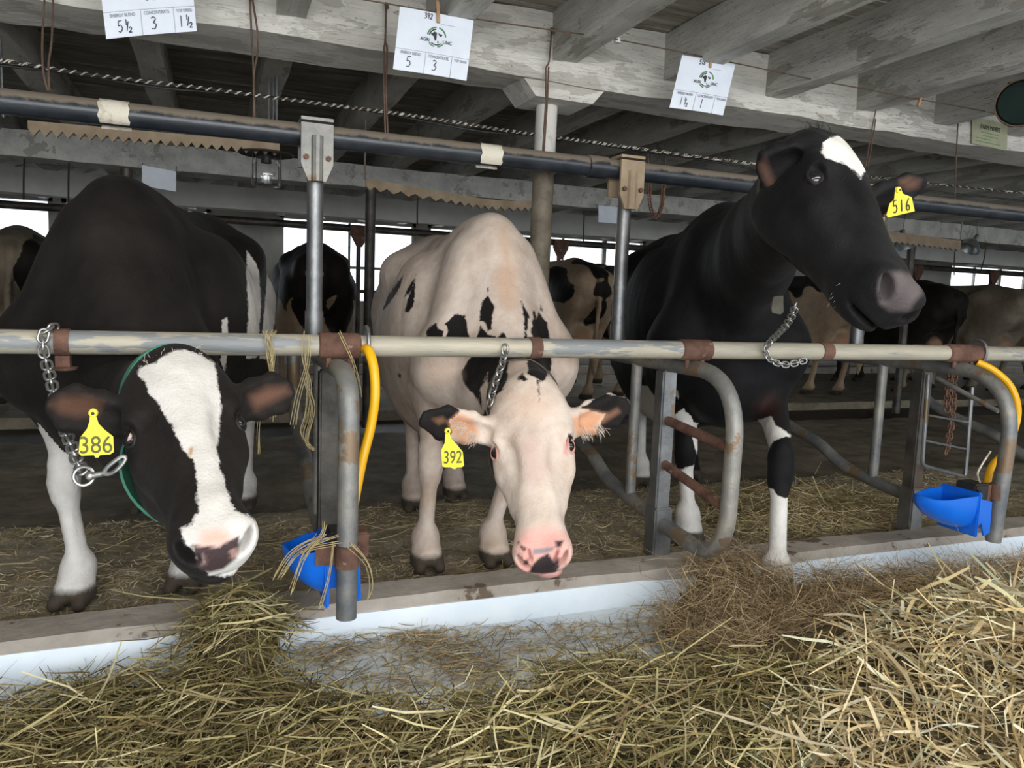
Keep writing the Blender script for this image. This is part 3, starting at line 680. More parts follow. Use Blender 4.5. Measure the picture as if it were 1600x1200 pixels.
def hide(name, white, black, dirt=0.0, warm=None, spec=0.12):
    m, nt, b, pos = new_mat(name)
    a = nt.nodes.new('ShaderNodeAttribute'); a.attribute_name = 'patch'; sk = nt.nodes.new('ShaderNodeAttribute'); sk.attribute_name = 'skin'
    fine = noise(nt, pos, 95, 5, 0.75); med = noise(nt, pos, 26, 4, 0.6); big = noise(nt, pos, 6, 4, 0.6)
    sd = mathn(nt, 'ADD', a.outputs['Fac'], mathn(nt, 'MULTIPLY', mathn(nt, 'ADD', mathn(nt, 'ADD', fine, med), -1.0), 0.016))
    f = mathn(nt, 'ADD', mathn(nt, 'MULTIPLY', sd, 220.0), 0.5, clamp=True)
    wc = ramp(nt, mathn(nt, 'ADD', mathn(nt, 'MULTIPLY', big, 0.6), mathn(nt, 'MULTIPLY', med, 0.4)), [(0.36, tuple(c * 0.80 for c in (warm or white))), (0.60, white)])
    bc = ramp(nt, big, [(0.35, black), (0.68, tuple(c * 1.7 + 0.002 for c in black))])
    col = mixc(nt, f, bc, wc); col = mixc(nt, sk.outputs['Alpha'], col, sk.outputs['Color'])
    nt.links.new(col, b.inputs['Base Color']); b.inputs['Roughness'].default_value = 0.62
    b.inputs['Specular IOR Level'].default_value = spec
    b.inputs['Sheen Weight'].default_value = 0.025; b.inputs['Sheen Roughness'].default_value = 0.45
    hair = noise(nt, pos, 150, 3, 0.7); fold = nt.nodes.new('ShaderNodeBump'); fold.inputs['Strength'].default_value = 0.55; fold.inputs['Distance'].default_value = 0.035; nt.links.new(noise(nt, pos, 6.5, 2, 0.5, (1, 1, 0.35)), fold.inputs['Height'])
    fur = nt.nodes.new('ShaderNodeBump'); fur.inputs['Strength'].default_value = 0.45; fur.inputs['Distance'].default_value = 0.005; nt.links.new(mathn(nt, 'ADD', hair, mathn(nt, 'MULTIPLY', med, 0.8)), fur.inputs['Height']); nt.links.new(fold.outputs[0], fur.inputs['Normal']); nt.links.new(fur.outputs[0], b.inputs['Normal'])
    return m
def poly_sd(pts, poly):
    """signed distance (positive inside) of 2-D points to a polygon, in the polygon's units"""
    pl = np.array(poly, float); d = np.full(len(pts), 1e9); ins = np.zeros(len(pts), bool)
    for a, b in zip(pl, np.roll(pl, -1, 0)):
        e = b - a; w = pts - a; t = np.clip((w @ e) / max(e @ e, 1e-9), 0, 1)[:, None]; d = np.minimum(d, np.linalg.norm(w - e * t, axis=1))
        c = ((a[1] > pts[:, 1]) != (b[1] > pts[:, 1])); x = (b[0] - a[0]) * (pts[:, 1] - a[1]) / (b[1] - a[1] if b[1] != a[1] else 1e-9) + a[0]; ins ^= c & (pts[:, 0] < x)
    return np.where(ins, d, -d)
def zp(ox, oy, s, pts): return [(ox + x / s, oy + y / s) for x, y in pts]

def head_frame(poll, muz_px, length, right_hint, nearer=True):
    """poll point, picture point of the muzzle tip and the head's length give the head's three axes"""
    poll = nv(poll); o = np.array([0, 0, H]); r = ray(*muz_px); r = r / np.linalg.norm(r); w = o - poll
    b = w @ r; c = w @ w - length ** 2; disc = b * b - c
    s = -b - math.sqrt(max(disc, 0)) if nearer else -b + math.sqrt(max(disc, 0))
    m = o + r * s; t = (m - poll) / np.linalg.norm(m - poll); h = nv(right_hint); sd = h - t * h.dot(t); sd /= np.linalg.norm(sd)
    return poll, t, sd, np.cross(t, sd)

def cow_body(B, wt, hp, feet, S=1.0, head=None, ears=None, neck_mid=None, tail=True, hs=1.0, bw=1.0, jd=1.0):
    wt, hp = nv(wt), nv(hp); f = wt - hp; f[2] = 0; ln = np.linalg.norm(f); f /= ln; l = np.array([-f[1], f[0], 0.0]); up = np.array([0, 0, 1.0])
    fr = np.array([f, l, up]); hw, hh = wt[2], hp[2]
    def Q(a, b, c): p = hp + f * (a * ln) + l * (b * S); p[2] = c * (hh + (hw - hh) * min(max(a, 0), 1)) / 1.30; return p
    B.grp = 'body'
    B.ell(Q(0.80, 0, 0.83), (0.34 * ln, 0.27 * S * bw, 0.41 * S), fr, 0.05)
    B.ell(Q(0.34, 0, 0.76), (0.52 * ln, 0.35 * S * bw, 0.41 * S), fr, 0.12)
    B.cone(Q(1.0, 0, 1.19), Q(0.0, 0, 1.20), (0.085 * S, 0.09 * S), (0.10 * S, 0.09 * S), l, 0.14)
    B.ell(Q(0.98, 0, 1.17), (0.20 * ln, 0.085 * S, 0.13 * S), fr, 0.10)
    for sg in (1, -1):
        B.cone(Q(1.0, 0.10 * sg, 1.15), Q(1.14, 0.205 * sg, 0.78), (0.055 * S, 0.10 * S), (0.078 * S, 0.12 * S), l, 0.06)
        B.ell(Q(1.16, 0.20 * sg, 0.76), (0.10 * S, 0.085 * S, 0.12 * S), fr, 0.08)
        B.ell(Q(0.02, 0.205 * sg, 1.12), (0.10 * S, 0.07 * S, 0.075 * S), fr, 0.14)
        B.ell(Q(-0.46, 0.12 * sg, 1.06), (0.07 * S, 0.06 * S, 0.08 * S), fr, 0.10)
        B.ell(Q(0.62, 0.20 * sg, 0.88), (0.30 * ln, 0.12 * S * bw, 0.28 * S), fr, 0.10)
    B.ell(Q(1.14, 0, 0.70), (0.20 * S, 0.185 * S, 0.24 * S), fr, 0.12)
    B.ell(Q(-0.18, 0, 1.00), (0.38 * S, 0.24 * S, 0.27 * S), fr, 0.14)
    if tail:
        B.grp = 'tail'; T = [Q(-0.42, 0, 1.16), Q(-0.56, 0, 1.10), Q(-0.60, 0.02, 0.85), Q(-0.585, 0.03, 0.62), Q(-0.58, 0.03, 0.42), Q(-0.58, 0.03, 0.28)]
        for i, (r0, r1) in enumerate(((0.04, 0.032), (0.032, 0.022), (0.022, 0.018), (0.02, 0.04), (0.04, 0.012))): B.cone(T[i], T[i + 1], r0 * S, r1 * S, l, 0.03)
    B.grp = 'udder'; B.ell(Q(-0.10, 0, 0.56), (0.22 * S, 0.17 * S, 0.17 * S), fr, 0.07)
    for nm, sg in (('HL', 1), ('HR', -1)):
        B.grp = nm; h = nv(feet[nm]); hipj = Q(-0.22, 0.17 * sg, 0.93); st = Q(0.02, 0.215 * sg, 0.66)
        hock = h - f * 0.11 * S + up * 0.47 * S; fet = h - f * 0.035 * S + up * 0.105 * S
        B.cone(hipj, st, (0.115 * S, 0.20 * S), (0.085 * S, 0.12 * S), l, 0.08); B.cone(hipj - f * 0.12 * S, hock + up * 0.12 * S, (0.09 * S, 0.15 * S), (0.05 * S, 0.075 * S), l, 0.08)
        B.cone(st, hock + up * 0.04 * S, (0.075 * S, 0.11 * S), (0.038 * S, 0.058 * S), l, 0.06)
        B.cone(hock + up * 0.05 * S, hock - up * 0.06 * S, (0.042 * S, 0.062 * S), (0.036 * S, 0.046 * S), l, 0.03)
        B.cone(hock - up * 0.04 * S, fet + up * 0.02, (0.030 * S, 0.038 * S), (0.030 * S, 0.034 * S), l, 0.025); hoof(B, h, f, l, up, fet, S)
    for nm, sg in (('FL', 1), ('FR', -1)):
        B.grp = nm; h = nv(feet[nm]); sh = Q(1.10, 0.19 * sg, 0.74); el = Q(0.98, 0.20 * sg, 0.66)
        kn = h * 0.72 + el * 0.28; kn[2] = 0.375 * S; kn += f * 0.02 * S; fet = h - f * 0.03 * S + up * 0.105 * S
        B.cone(sh, el, (0.085 * S, 0.12 * S), (0.08 * S, 0.11 * S), l, 0.08)
        B.cone(el, kn + up * 0.07 * S, (0.066 * S, 0.092 * S), (0.036 * S, 0.044 * S), l, 0.06)
        B.cone(kn + up * 0.045 * S, kn - up * 0.04 * S, (0.045 * S, 0.047 * S), (0.038 * S, 0.041 * S), l, 0.022)
        B.ell(kn + f * 0.018 * S, (0.032 * S, 0.040 * S, 0.045 * S), fr, 0.02)
        B.cone(kn - up * 0.03 * S, fet + up * 0.03, (0.0285 * S, 0.034 * S), (0.0285 * S, 0.035 * S), l, 0.025); hoof(B, h, f, l, up, fet, S)
    if head is None: return fr, Q
    poll, t, s, u = head; B.grp = 'neck'
    occ = poll + t * 0.03 * S - u * 0.10 * S; n0 = Q(1.02, 0, 0.98)
    mid = nv(neck_mid) if neck_mid is not None else (occ + n0) / 2
    B.cone(n0, mid, (0.15 * S, 0.24 * S), (0.105 * S, 0.165 * S), l, 0.10)
    B.cone(mid, occ, (0.105 * S, 0.165 * S), (0.095 * S, 0.125 * S), l, 0.09)
    cow_head(B, head, ears, S * hs, jd); return fr, Q
def hoof(B, h, f, l, up, fet, S):
    B.ell(fet, (0.046 * S, 0.046 * S, 0.05 * S), np.array([f, l, up]), 0.025)
    B.cone(fet, h + up * 0.055 * S + f * 0.01 * S, (0.042 * S, 0.042 * S), (0.048 * S, 0.052 * S), l, 0.03)
    B.ell(fet - f * 0.045 * S - up * 0.01, (0.018 * S, 0.034 * S, 0.022 * S), np.array([f, l, up]), 0.015)
    for sg in (1, -1): B.cone(h + l * 0.029 * S * sg + up * 0.045 * S - f * 0.01 * S, h + l * 0.034 * S * sg + up * 0.022 * S + f * 0.065 * S, (0.029 * S, 0.045 * S), (0.022 * S, 0.022 * S), l, 0.012)
    B.ell(h - up * 0.06 * S + f * 0.02, (0.16 * S, 0.12 * S, 0.06 * S), np.array([f, l, up]), 0.008, op=-1, p=6.0)
def cow_head(B, head, ears, S, jd=1.0):
    poll, t, s, u = head; fr = np.array([t, s, u]); B.grp = 'head'
    def h(a, b, c): return poll + (t * a + s * b + u * c) * S
    B.ell(h(0.075, 0, -0.060), (0.085 * S, 0.104 * S, 0.075 * S), fr, 0.05)                     # forehead
    B.ell(h(0.010, 0, -0.050), (0.045 * S, 0.060 * S, 0.052 * S), fr, 0.045)                    # poll
    B.ell(h(0.155, 0, -0.064), (0.12 * S, 0.098 * S, 0.062 * S), fr, 0.05, p=2.6)
    B.cone(h(0.16, 0, -0.105), h(0.42, 0, -0.092), (0.088 * S, 0.098 * S), (0.058 * S, 0.066 * S), s, 0.05)  # face
    B.cone(h(0.19, 0, -0.055), h(0.43, 0, -0.052), (0.060 * S, 0.046 * S), (0.040 * S, 0.036 * S), s, 0.04)  # bridge of the nose
    for g in (1, -1):
        B.ell(h(0.17, 0.064 * g, -0.160 * jd), (0.115 * S, 0.040 * S, 0.090 * S), fr, 0.05)          # cheek
        B.cone(h(0.12, 0.055 * g, -0.225 * jd), h(0.42, 0.026 * g, -0.135 * jd), 0.042 * S, 0.024 * S, s, 0.05)  # jaw
        B.ell(h(0.150, 0.094 * g, -0.036), (0.040 * S, 0.020 * S, 0.020 * S), fr, 0.025)        # brow
        B.ell(h(0.215, 0.090 * g, -0.085), (0.045 * S, 0.018 * S, 0.020 * S), fr, 0.022)        # lower lid ridge
        B.cone(h(0.25, 0.076 * g, -0.095), h(0.35, 0.058 * g, -0.085), 0.020 * S, 0.014 * S, s, 0.035) # facial crest
        B.ell(h(0.492, 0.041 * g, -0.052), (0.036 * S, 0.030 * S, 0.034 * S), fr, 0.02)         # nostril wing
        B.ell(h(0.245, 0.070 * g, -0.012), (0.06 * S, 0.022 * S, 0.012 * S), fr, 0.035, op=-1)   # hollow below the eye
    B.ell(h(0.470, 0, -0.080), (0.056 * S, 0.064 * S, 0.060 * S), fr, 0.04, p=2.8)              # muzzle
    B.ell(h(0.508, 0, -0.072), (0.022 * S, 0.040 * S, 0.040 * S), fr, 0.02, p=2.6)              # nose pad
    B.ell(h(0.452, 0, -0.148 * jd - 0.006 * (jd < 1)), (0.064 * S, 0.050 * S, 0.028 * S), fr, 0.025)                    # chin
    B.ell(h(0.525, 0, -0.128 * (jd + 1) / 2), (0.040 * S, 0.066 * S, 0.0050 * S), fr, 0.010, op=-1)            # mouth
    for g in (1, -1):
        lo_ax = t * 0.35 + s * 0.62 * g + u * 0.70; lo_ax /= np.linalg.norm(lo_ax); nn = t * 0.85 + s * 0.2 * g + u * 0.25; nn -= lo_ax * nn.dot(lo_ax); nn /= np.linalg.norm(nn)
        B.ell(h(0.520, 0.046 * g, -0.048), (0.026 * S, 0.030 * S, 0.0115 * S), np.array([lo_ax, nn, np.cross(lo_ax, nn)]), 0.010, op=-1)
        B.ell(h(0.187, 0.110 * g, -0.040), (0.024 * S, 0.015 * S, 0.015 * S), fr, 0.010, op=-1) # eye opening
    B.grp = 'ear'
    for e in (ears or []):
        a, b, nf, w = nv(e['base']), nv(e['tip']), nv(e['n']), e['w']
        d = b - a; L = np.linalg.norm(d); d /= L; nf = nf - d * nf.dot(d); nf /= np.linalg.norm(nf); wd = np.cross(d, nf)
        m1 = a + d * L * 0.36; m2 = a + d * L * 0.68
        m0 = a + d * L * 0.14
        B.cone(a - d * 0.03, m0, (0.032 * S, 0.032 * S), (0.036 * S, 0.030 * S), wd, 0.025); B.cone(m0, m1, (0.034 * S, 0.028 * S), (w * 0.95, 0.022 * S), wd, 0.02); B.cone(m1, m2, (w * 0.98, 0.021 * S), (w * 0.95, 0.016 * S), wd, 0.015)
        B.cone(m2, b - d * w * 0.45, (w * 0.96, 0.016 * S), (w * 0.50, 0.010 * S), wd, 0.02)
        B.cone(a + d * L * 0.24 + nf * 0.030, m2 + d * L * 0.10 + nf * 0.020, (w * 0.50, 0.024 * S), (w * 0.68, 0.014 * S), wd, 0.012, op=-1)
def finish_cow(B, name, ax, m, parent, pats, skins, base, depth_ok=None, extra_skin=None, rl=1):
    V, Qd = B.mesh(ax); V = relax(V, Qd, rl); N = vnormals(V, Qd)
    groups = sorted({p[7] for p in B.pr}); G = np.full((len(V), len(groups)), 9.0)
    for pr in B.pr:
        op = pr[5] if pr[0] == 'e' else pr[6]
        if op < 0: continue
        j = groups.index(pr[7]); near = ((V > pr[-2] - 0.12) & (V < pr[-1] + 0.12)).all(1)
        if near.any(): G[near, j] = np.minimum(G[near, j], Body.ev(pr, V[near, 0], V[near, 1], V[near, 2]))
    gi = G.argmin(1); gname = np.array(groups)[gi]; pj = project(V); view = V - np.array([0, 0, H]); view /= np.linalg.norm(view, axis=1, keepdims=True)
    facing = (N * view).sum(1) < 0.12
    sd = np.full(len(V), base * 0.05); px2m = pj[:, 2] / F_PX
    for gs, kind, poly in pats:
        sel = facing & (np.isin(gname, gs) if gs else np.ones(len(V), bool))
        d = poly_sd(pj[sel, :2], poly) * px2m[sel]
        cur = sd[sel]; sd[sel] = np.maximum(cur, d) if kind == 'W' else np.minimum(cur, -d)
    skin = np.zeros((len(V), 4), np.float32)
    for gs, colr, soft, poly in skins:
        sel = facing & (np.isin(gname, gs) if gs else np.ones(len(V), bool)); d = poly_sd(pj[sel, :2], poly)
        w = np.clip(d / soft + 0.5, 0, 1) * (colr[3] if len(colr) > 3 else 1.0); cur = skin[sel]
        cur[:, :3] = np.where((cur[:, 3:] > 0) & (w[:, None] < 1), cur[:, :3] * (1 - w[:, None]) + np.array(colr[:3]) * w[:, None], np.where(w[:, None] > 0, np.array(colr[:3]), cur[:, :3])); cur[:, 3] = np.maximum(cur[:, 3], w); skin[sel] = cur
    legs = np.isin(gname, ['FL', 'FR', 'HL', 'HR']); hf = np.clip((0.062 - V[:, 2]) / 0.012 + 0.5, 0, 1) * legs
    skin[:, :3] = np.where(hf[:, None] > 0, skin[:, :3] * (1 - hf[:, None]) + np.array([0.075, 0.06, 0.045]) * hf[:, None], skin[:, :3]); skin[:, 3] = np.maximum(skin[:, 3], hf)
    if extra_skin is not None: sd, skin = extra_skin(V, N, gname, sd, skin)
    me = bpy.data.meshes.new(name); me.vertices.add(len(V)); me.vertices.foreach_set('co', V.astype(np.float32).ravel())
    me.loops.add(Qd.size); me.loops.foreach_set('vertex_index', Qd.astype(np.int32).ravel()); me.polygons.add(len(Qd))
    me.polygons.foreach_set('loop_start', np.arange(0, Qd.size, 4, dtype=np.int32)); me.polygons.foreach_set('loop_total', np.full(len(Qd), 4, np.int32)); me.update(calc_edges=True)
    a = me.attributes.new('patch', 'FLOAT', 'POINT'); a.data.foreach_set('value', sd.astype(np.float32))
    a = me.attributes.new('skin', 'FLOAT_COLOR', 'POINT'); a.data.foreach_set('color', skin.ravel())
    return link(name, me, m, parent, True)
# ------------------------------------------------------------------ the three near cows
from mathutils.bvhtree import BVHTree
HB_W, HB_B = (0.66, 0.58, 0.50), (0.0075, 0.0065, 0.006)
M['hide386'] = hide('black_and_white_hide', (0.74, 0.70, 0.65), (0.011, 0.009, 0.008))
M['hide392'] = hide('cream_white_hide', (0.72, 0.61, 0.52), (0.010, 0.008, 0.008), warm=(0.70, 0.53, 0.42))
M['hide516'] = hide('glossy_black_hide', (0.76, 0.73, 0.68), (0.0058, 0.0055, 0.006))
M['eye'] = mat('dark_eye', (0.012, 0.010, 0.012), rough=0.04, spec=0.8)
M['eyewhite'] = mat('eye_white', (0.55, 0.42, 0.38), rough=0.15)
M['iris'] = mat('blue_grey_iris', (0.10, 0.11, 0.14), rough=0.05)
M['lid'] = mat('dark_eyelid', (0.010, 0.008, 0.008), (0.02, 0.015, 0.014), 40, 0.5)
M['pinklid'] = mat('pink_eyelid', (0.50, 0.25, 0.21), (0.60, 0.32, 0.27), 40, 0.5)
M['whisker'] = mat('pale_whisker', (0.5, 0.5, 0.48), rough=0.6)
M['blackhair'] = mat('black_hair', (0.008, 0.007, 0.007), rough=0.6)
M['creamhair'] = mat('cream_hair', (0.62, 0.52, 0.43), rough=0.7)
cam_dir = lambda p: (Vector((0, 0, H)) - Vector(p)).normalized()

def near_cow(name, label, wt, hp, feet, head, ear_spec, neck_mid, m, pats, skins, base, fine, S=1.0, bw=1.0, hs=1.0, jd=1.0, white_eye=None, eyesg=1, lidm=None):
    lidm = lidm or M['lid']
    root = empty(name, (wt[0] * 0.5 + hp[0] * 0.5, wt[1] * 0.5 + hp[1] * 0.5, 0), label, 'cow')
    poll, t, s, u = head; ears = []
    for g, tip, nrm, w, *bo in ear_spec:
        bo = bo[0] if bo else (0.112, 0.098, -0.075)
        ears.append(dict(base=poll + (t * bo[0] + s * bo[1] * g + u * bo[2]) * S * hs, tip=tip, n=nrm, w=w))
    B = Body(); cow_body(B, wt, hp, feet, S, head, ears, neck_mid, True, hs=hs, bw=bw, jd=jd); S = S * hs
    B.grp = 'body'; B.cone((wt[0] - 1.2, RY, RZ), (wt[0] + 1.2, RY, RZ), RR + 0.006, RR + 0.006, (0, 0, 1), 0.03, op=-1)   # the rail presses into the neck
    B.cone((cx, 2.86, 0), (cx, 2.86, 1.7), 0.05, 0.05, (1, 0, 0), 0.03, op=-1)
    lo = np.min([p[-2] for p in B.pr if (p[5] if p[0] == 'e' else p[6]) > 0], 0) - 0.02; hi = np.max([p[-1] for p in B.pr if (p[5] if p[0] == 'e' else p[6]) > 0], 0) + 0.02
    lo[2] = -0.06 if min(v[2] for v in feet.values()) < -0.01 else -0.012
    ax = [grid_axis(lo[i], hi[i], fine[i], 0.0056, 0.0135) for i in range(3)]
    body = finish_cow(B, 'hide', ax, m, root, pats, skins, base)
    bvh = BVHTree.FromPolygons([v.co for v in body.data.vertices], [p.vertices for p in body.data.polygons])
    for g in (-1, 1):
        out = Vector(s * g * 0.76 + u * 0.64 + t * 0.05).normalized(); tv = Vector(t)
        c0 = Vector(poll + (t * 0.187 + s * 0.078 * g - u * 0.075) * S); hit = bvh.ray_cast(c0 + out * 0.12, -out, 0.2)
        c = (hit[0] if hit[0] is not None else c0) - out * 0.0065 * S; wv = tv.cross(out).normalized(); tv2 = out.cross(wv).normalized()
        e = MB().ball(c, 0.0195 * S, 20).build('eyeball', M['eye'], root, True)
        if white_eye == g:
            MB().tube([c + out * 0.0165 + tv2 * (0.0125 * math.cos(q)) + wv * 0.011 * math.sin(q) * eyesg for q in np.linspace(-0.1, 1.5, 9)], [0.0006, 0.002, 0.003, 0.0035, 0.0035, 0.0035, 0.003, 0.002, 0.0006], 6).build('eye_white', M['eyewhite'], e, True)
        lid = [c + out * (0.0115 - 0.004 * math.cos(q) ** 2) * S + tv2 * (0.0235 * math.cos(q)) * S + wv * 0.0135 * math.sin(q) * S for q in np.linspace(0, 2 * math.pi, 24, endpoint=False)]
        MB().tube(lid, 0.0040 * S, 8, closed=True).build('eyelid', lidm, root, True)
    return root, body, bvh
def ring_on(bvh, c, axis, up, r=0.5, n=48, off=0.006, tilt=0.0):
    """points of a strap laid on the skin round an axis"""
    ax = Vector(axis).normalized(); a = (Vector(up) - ax * Vector(up).dot(ax)).normalized(); b = ax.cross(a); out = []
    c = Vector(c); prev = None
    for k in range(n):
        th = 2 * math.pi * k / n; d = a * math.cos(th) + b * math.sin(th); best = None
        h = bvh.ray_cast(c, d, r)
        rad = h[3] if h[0] is not None else (prev or 0.15)
        if prev is not None: rad = min(max(rad, prev - 0.012), prev + 0.012)
        prev = rad; out.append(c + d * (rad + off))
    return out
def strap(bvh, c, axis, up, w, th, name, m, parent, label=None, r=0.45):
    """a flat band lying on the skin round an axis"""
    ax = Vector(axis).normalized(); c = Vector(c); A = ring_on(bvh, c + ax * w / 2, ax, up, r, 56, 0.003); Bq = ring_on(bvh, c - ax * w / 2, ax, up, r, 56, 0.003); n = len(A); v = []; f = []
    for a, b in zip(A, Bq):
        o = ((a + b) / 2 - c); o = (o - ax * o.dot(ax)).normalized() * th; v += [a, b, b + o, a + o]
    for i in range(n):
        j = (i + 1) % n
        for k in range(4): f.append((i * 4 + k, j * 4 + k, j * 4 + (k + 1) % 4, i * 4 + (k + 1) % 4))
    o = MB().add(v, f).build(name, m, parent, True)
    if label: o['label'] = label
    return A
def ear_tag(outline_px, Y, hole_px, txt, tpx, size, sx, parent, label, hand=False, rot=0.0, yd=0.0):
    """a yellow plastic tag; yd tips the plane so that it hangs from the ear"""
    pts = [P(x, y, Y + yd * (y - hole_px[1])) for x, y in outline_px]; o = MB().prism(pts, 0.0022).build('ear_tag', M['yellow'], parent, bevel=0.0006); o['label'] = label
    h = P(*hole_px, Y); MB().lathe(h + Vector((0, -0.001, 0)), [(0.0001, 0.007), (0.004, 0.007), (0.0075, 0.005), (0.0085, 0.0)], 14, (0, -1, 0)).build('tag_stud', M['yellow'], o, True)
    MB().lathe(h + Vector((0, -0.0082, 0)), [(0.0001, 0.0005), (0.0032, 0.0005)], 12, (0, -1, 0)).build('stud_hole', M['ink'], o)
    c = P(*tpx, Y + yd * (tpx[1] - hole_px[1])); xd = Vector((math.cos(rot), 0, math.sin(rot))); ydv = Vector((-math.sin(rot), 0, math.cos(rot)))
    if hand: 
        mb = MB(); digits(mb, txt, c - xd * size * 1.0 - ydv * size * 0.5 + Vector((0, -0.0022, 0)), xd, ydv, size * 0.50, size, 0.0017, 0.0004, 1.45); mb.build('tag_number', M['ink'], o, True)
    else: text_obj('tag_number', txt, M['tagink'], o, c + Vector((0, -0.0026, 0)), xd, ydv, size, sx, ext=0.0006)
    return o
def tuft(name, m, parent, roots, length, spread, n, r=0.0009, seed=1, droop=0.4):
    rg = np.random.RandomState(seed); mb = MB()
    for i in range(n):
        p, d = roots[rg.randint(len(roots))]; p = Vector(p) + Vector(rg.normal(0, spread, 3)); d = (Vector(d) + Vector(rg.normal(0, 0.35, 3))).normalized(); L = length * rg.uniform(0.5, 1.2)
        mb.tube([p - d * 0.006, p + d * L * 0.5, p + d * L * 0.9 + Vector((0, 0, -droop * L * 0.35))], [r, r * 0.8, r * 0.2], 4, cap=False)
    o = mb.build(name, m, parent, True); o['kind'] = 'stuff'; return o

PINK, DNOSE = (0.78, 0.40, 0.32), (0.055, 0.040, 0.040)
Z1 = lambda p: zp(30, 520, 2.667, p)
Z2 = lambda p: zp(600, 560, 3.157, p)
Z3 = lambda p: zp(1140, 180, 3.529, p)
Z5 = lambda p: zp(500, 420, 2.667, p)
Z6 = lambda p: zp(1000, 420, 2.667, p)
Z4 = lambda p: zp(0, 420, 2.667, p)
HD, LG = ['head', 'neck'], ['FL', 'FR', 'HL', 'HR']
# ---- cow 386
hd1 = head_frame(P(268, 556, 1.80), (339, 834), 0.53, RW @ nv([0.89, 0.10, -0.44]))
pats = [(['head', 'neck', 'ear'], 'W', Z1([(490, 172), (510, 140), (570, 130), (600, 95), (640, 74), (690, 74), (760, 92), (812, 130), (826, 190), (842, 290), (835, 380), (826, 480), (838, 560), (876, 680), (905, 745), (1020, 790), (1030, 1010), (800, 1010), (690, 880), (668, 812), (720, 800), (745, 740), (740, 600), (722, 530), (690, 490), (640, 400), (585, 300), (540, 250), (525, 205)])),
        (['head'], 'B', Z1([(625, 850), (690, 878), (725, 900), (745, 960), (740, 1020), (640, 1010), (600, 940)])),
        (['FR'], 'W', [(60, 660), (90, 668), (112, 690), (150, 700), (200, 700), (200, 1000), (40, 1000)]),
        (['FL'], 'W', [(240, 800), (330, 800), (330, 1000), (240, 1000)]),
        (['HL', 'HR'], 'W', [(330, 560), (440, 560), (440, 900), (330, 900)]),
        (['body', 'HL'], 'W', [(386, 392), (398, 408), (404, 425), (408, 470), (402, 560), (385, 560), (388, 480), (385, 430)]),
        (['body', 'HL', 'tail'], 'W', [(418, 400), (434, 420), (430, 500), (420, 560), (405, 560), (412, 500), (416, 450)]),
        (['body'], 'W', [(347, 500), (354, 496), (357, 530), (352, 580), (330, 590), (345, 560)])]
skins = [(['head'], PINK, 18, Z1([(745, 870), (770, 830), (820, 818), (870, 830), (890, 850), (850, 885), (780, 888)])),
         (['head'], (0.062, 0.040, 0.040), 5, Z1([(715, 880), (760, 885), (830, 890), (870, 865), (915, 845), (918, 890), (905, 940), (850, 985), (790, 1000), (745, 985), (735, 930)])),
         (['head'], (0.55, 0.32, 0.28), 5, Z1([(880, 905), (910, 895), (912, 925), (885, 940)])),
         (['head'], (0.45, 0.30, 0.27), 5, Z1([(765, 925), (775, 935), (776, 965), (764, 960)])),
         (['head'], (0.42, 0.25, 0.12), 5, Z1([(708, 480), (725, 475), (722, 510), (706, 512)])),
         (['ear'], (0.105, 0.052, 0.032, 0.85), 16, Z1([(130, 300), (180, 265), (280, 265), (350, 290), (330, 340), (240, 350), (170, 335)])),
         (['ear'], (0.15, 0.075, 0.05, 0.85), 16, Z1([(960, 260), (1040, 225), (1110, 225), (1125, 250), (1050, 290), (985, 320)]))]
e1 = [(-1, P(60, 626, 1.70), cam_dir(P(110, 640, 1.7)) * 0.9 + Vector((0.2, 0, -0.2)), 0.050), (1, P(466, 603, 1.82), cam_dir(P(420, 620, 1.8)) + Vector((-0.2, 0, -0.1)), 0.050)]
cow1, body1, bvh1 = near_cow('dairy_cow', 'mostly black cow with broad white blaze and yellow tag 386, head low under the rail',
    (-0.27, 2.62, 1.275), (-0.07, 3.50, 1.27), dict(FR=PZ(118, 944, 0), FL=PZ(292, 918, 0), HL=(0.115, 3.46, 0), HR=(-0.27, 3.50, 0)), hd1, e1, (-0.20, 2.28, 0.60), M['hide386'], pats, skins, -1,
    [(-0.40, 0.32), (1.35, 2.0), (0.32, 0.90)], S=1.0, bw=1.06, white_eye=-1, eyesg=-1)
ear_tag([(141, 642), (148, 642), (154, 662), (164, 672), (177, 682), (178, 706), (172, 710), (156, 711), (154, 715), (149, 715), (147, 711), (127, 712), (123, 708), (125, 684), (136, 670), (140, 658)], 1.595, (146, 645), '386', (150, 696), 0.047, 0.82, cow1, 'yellow tag printed 386')
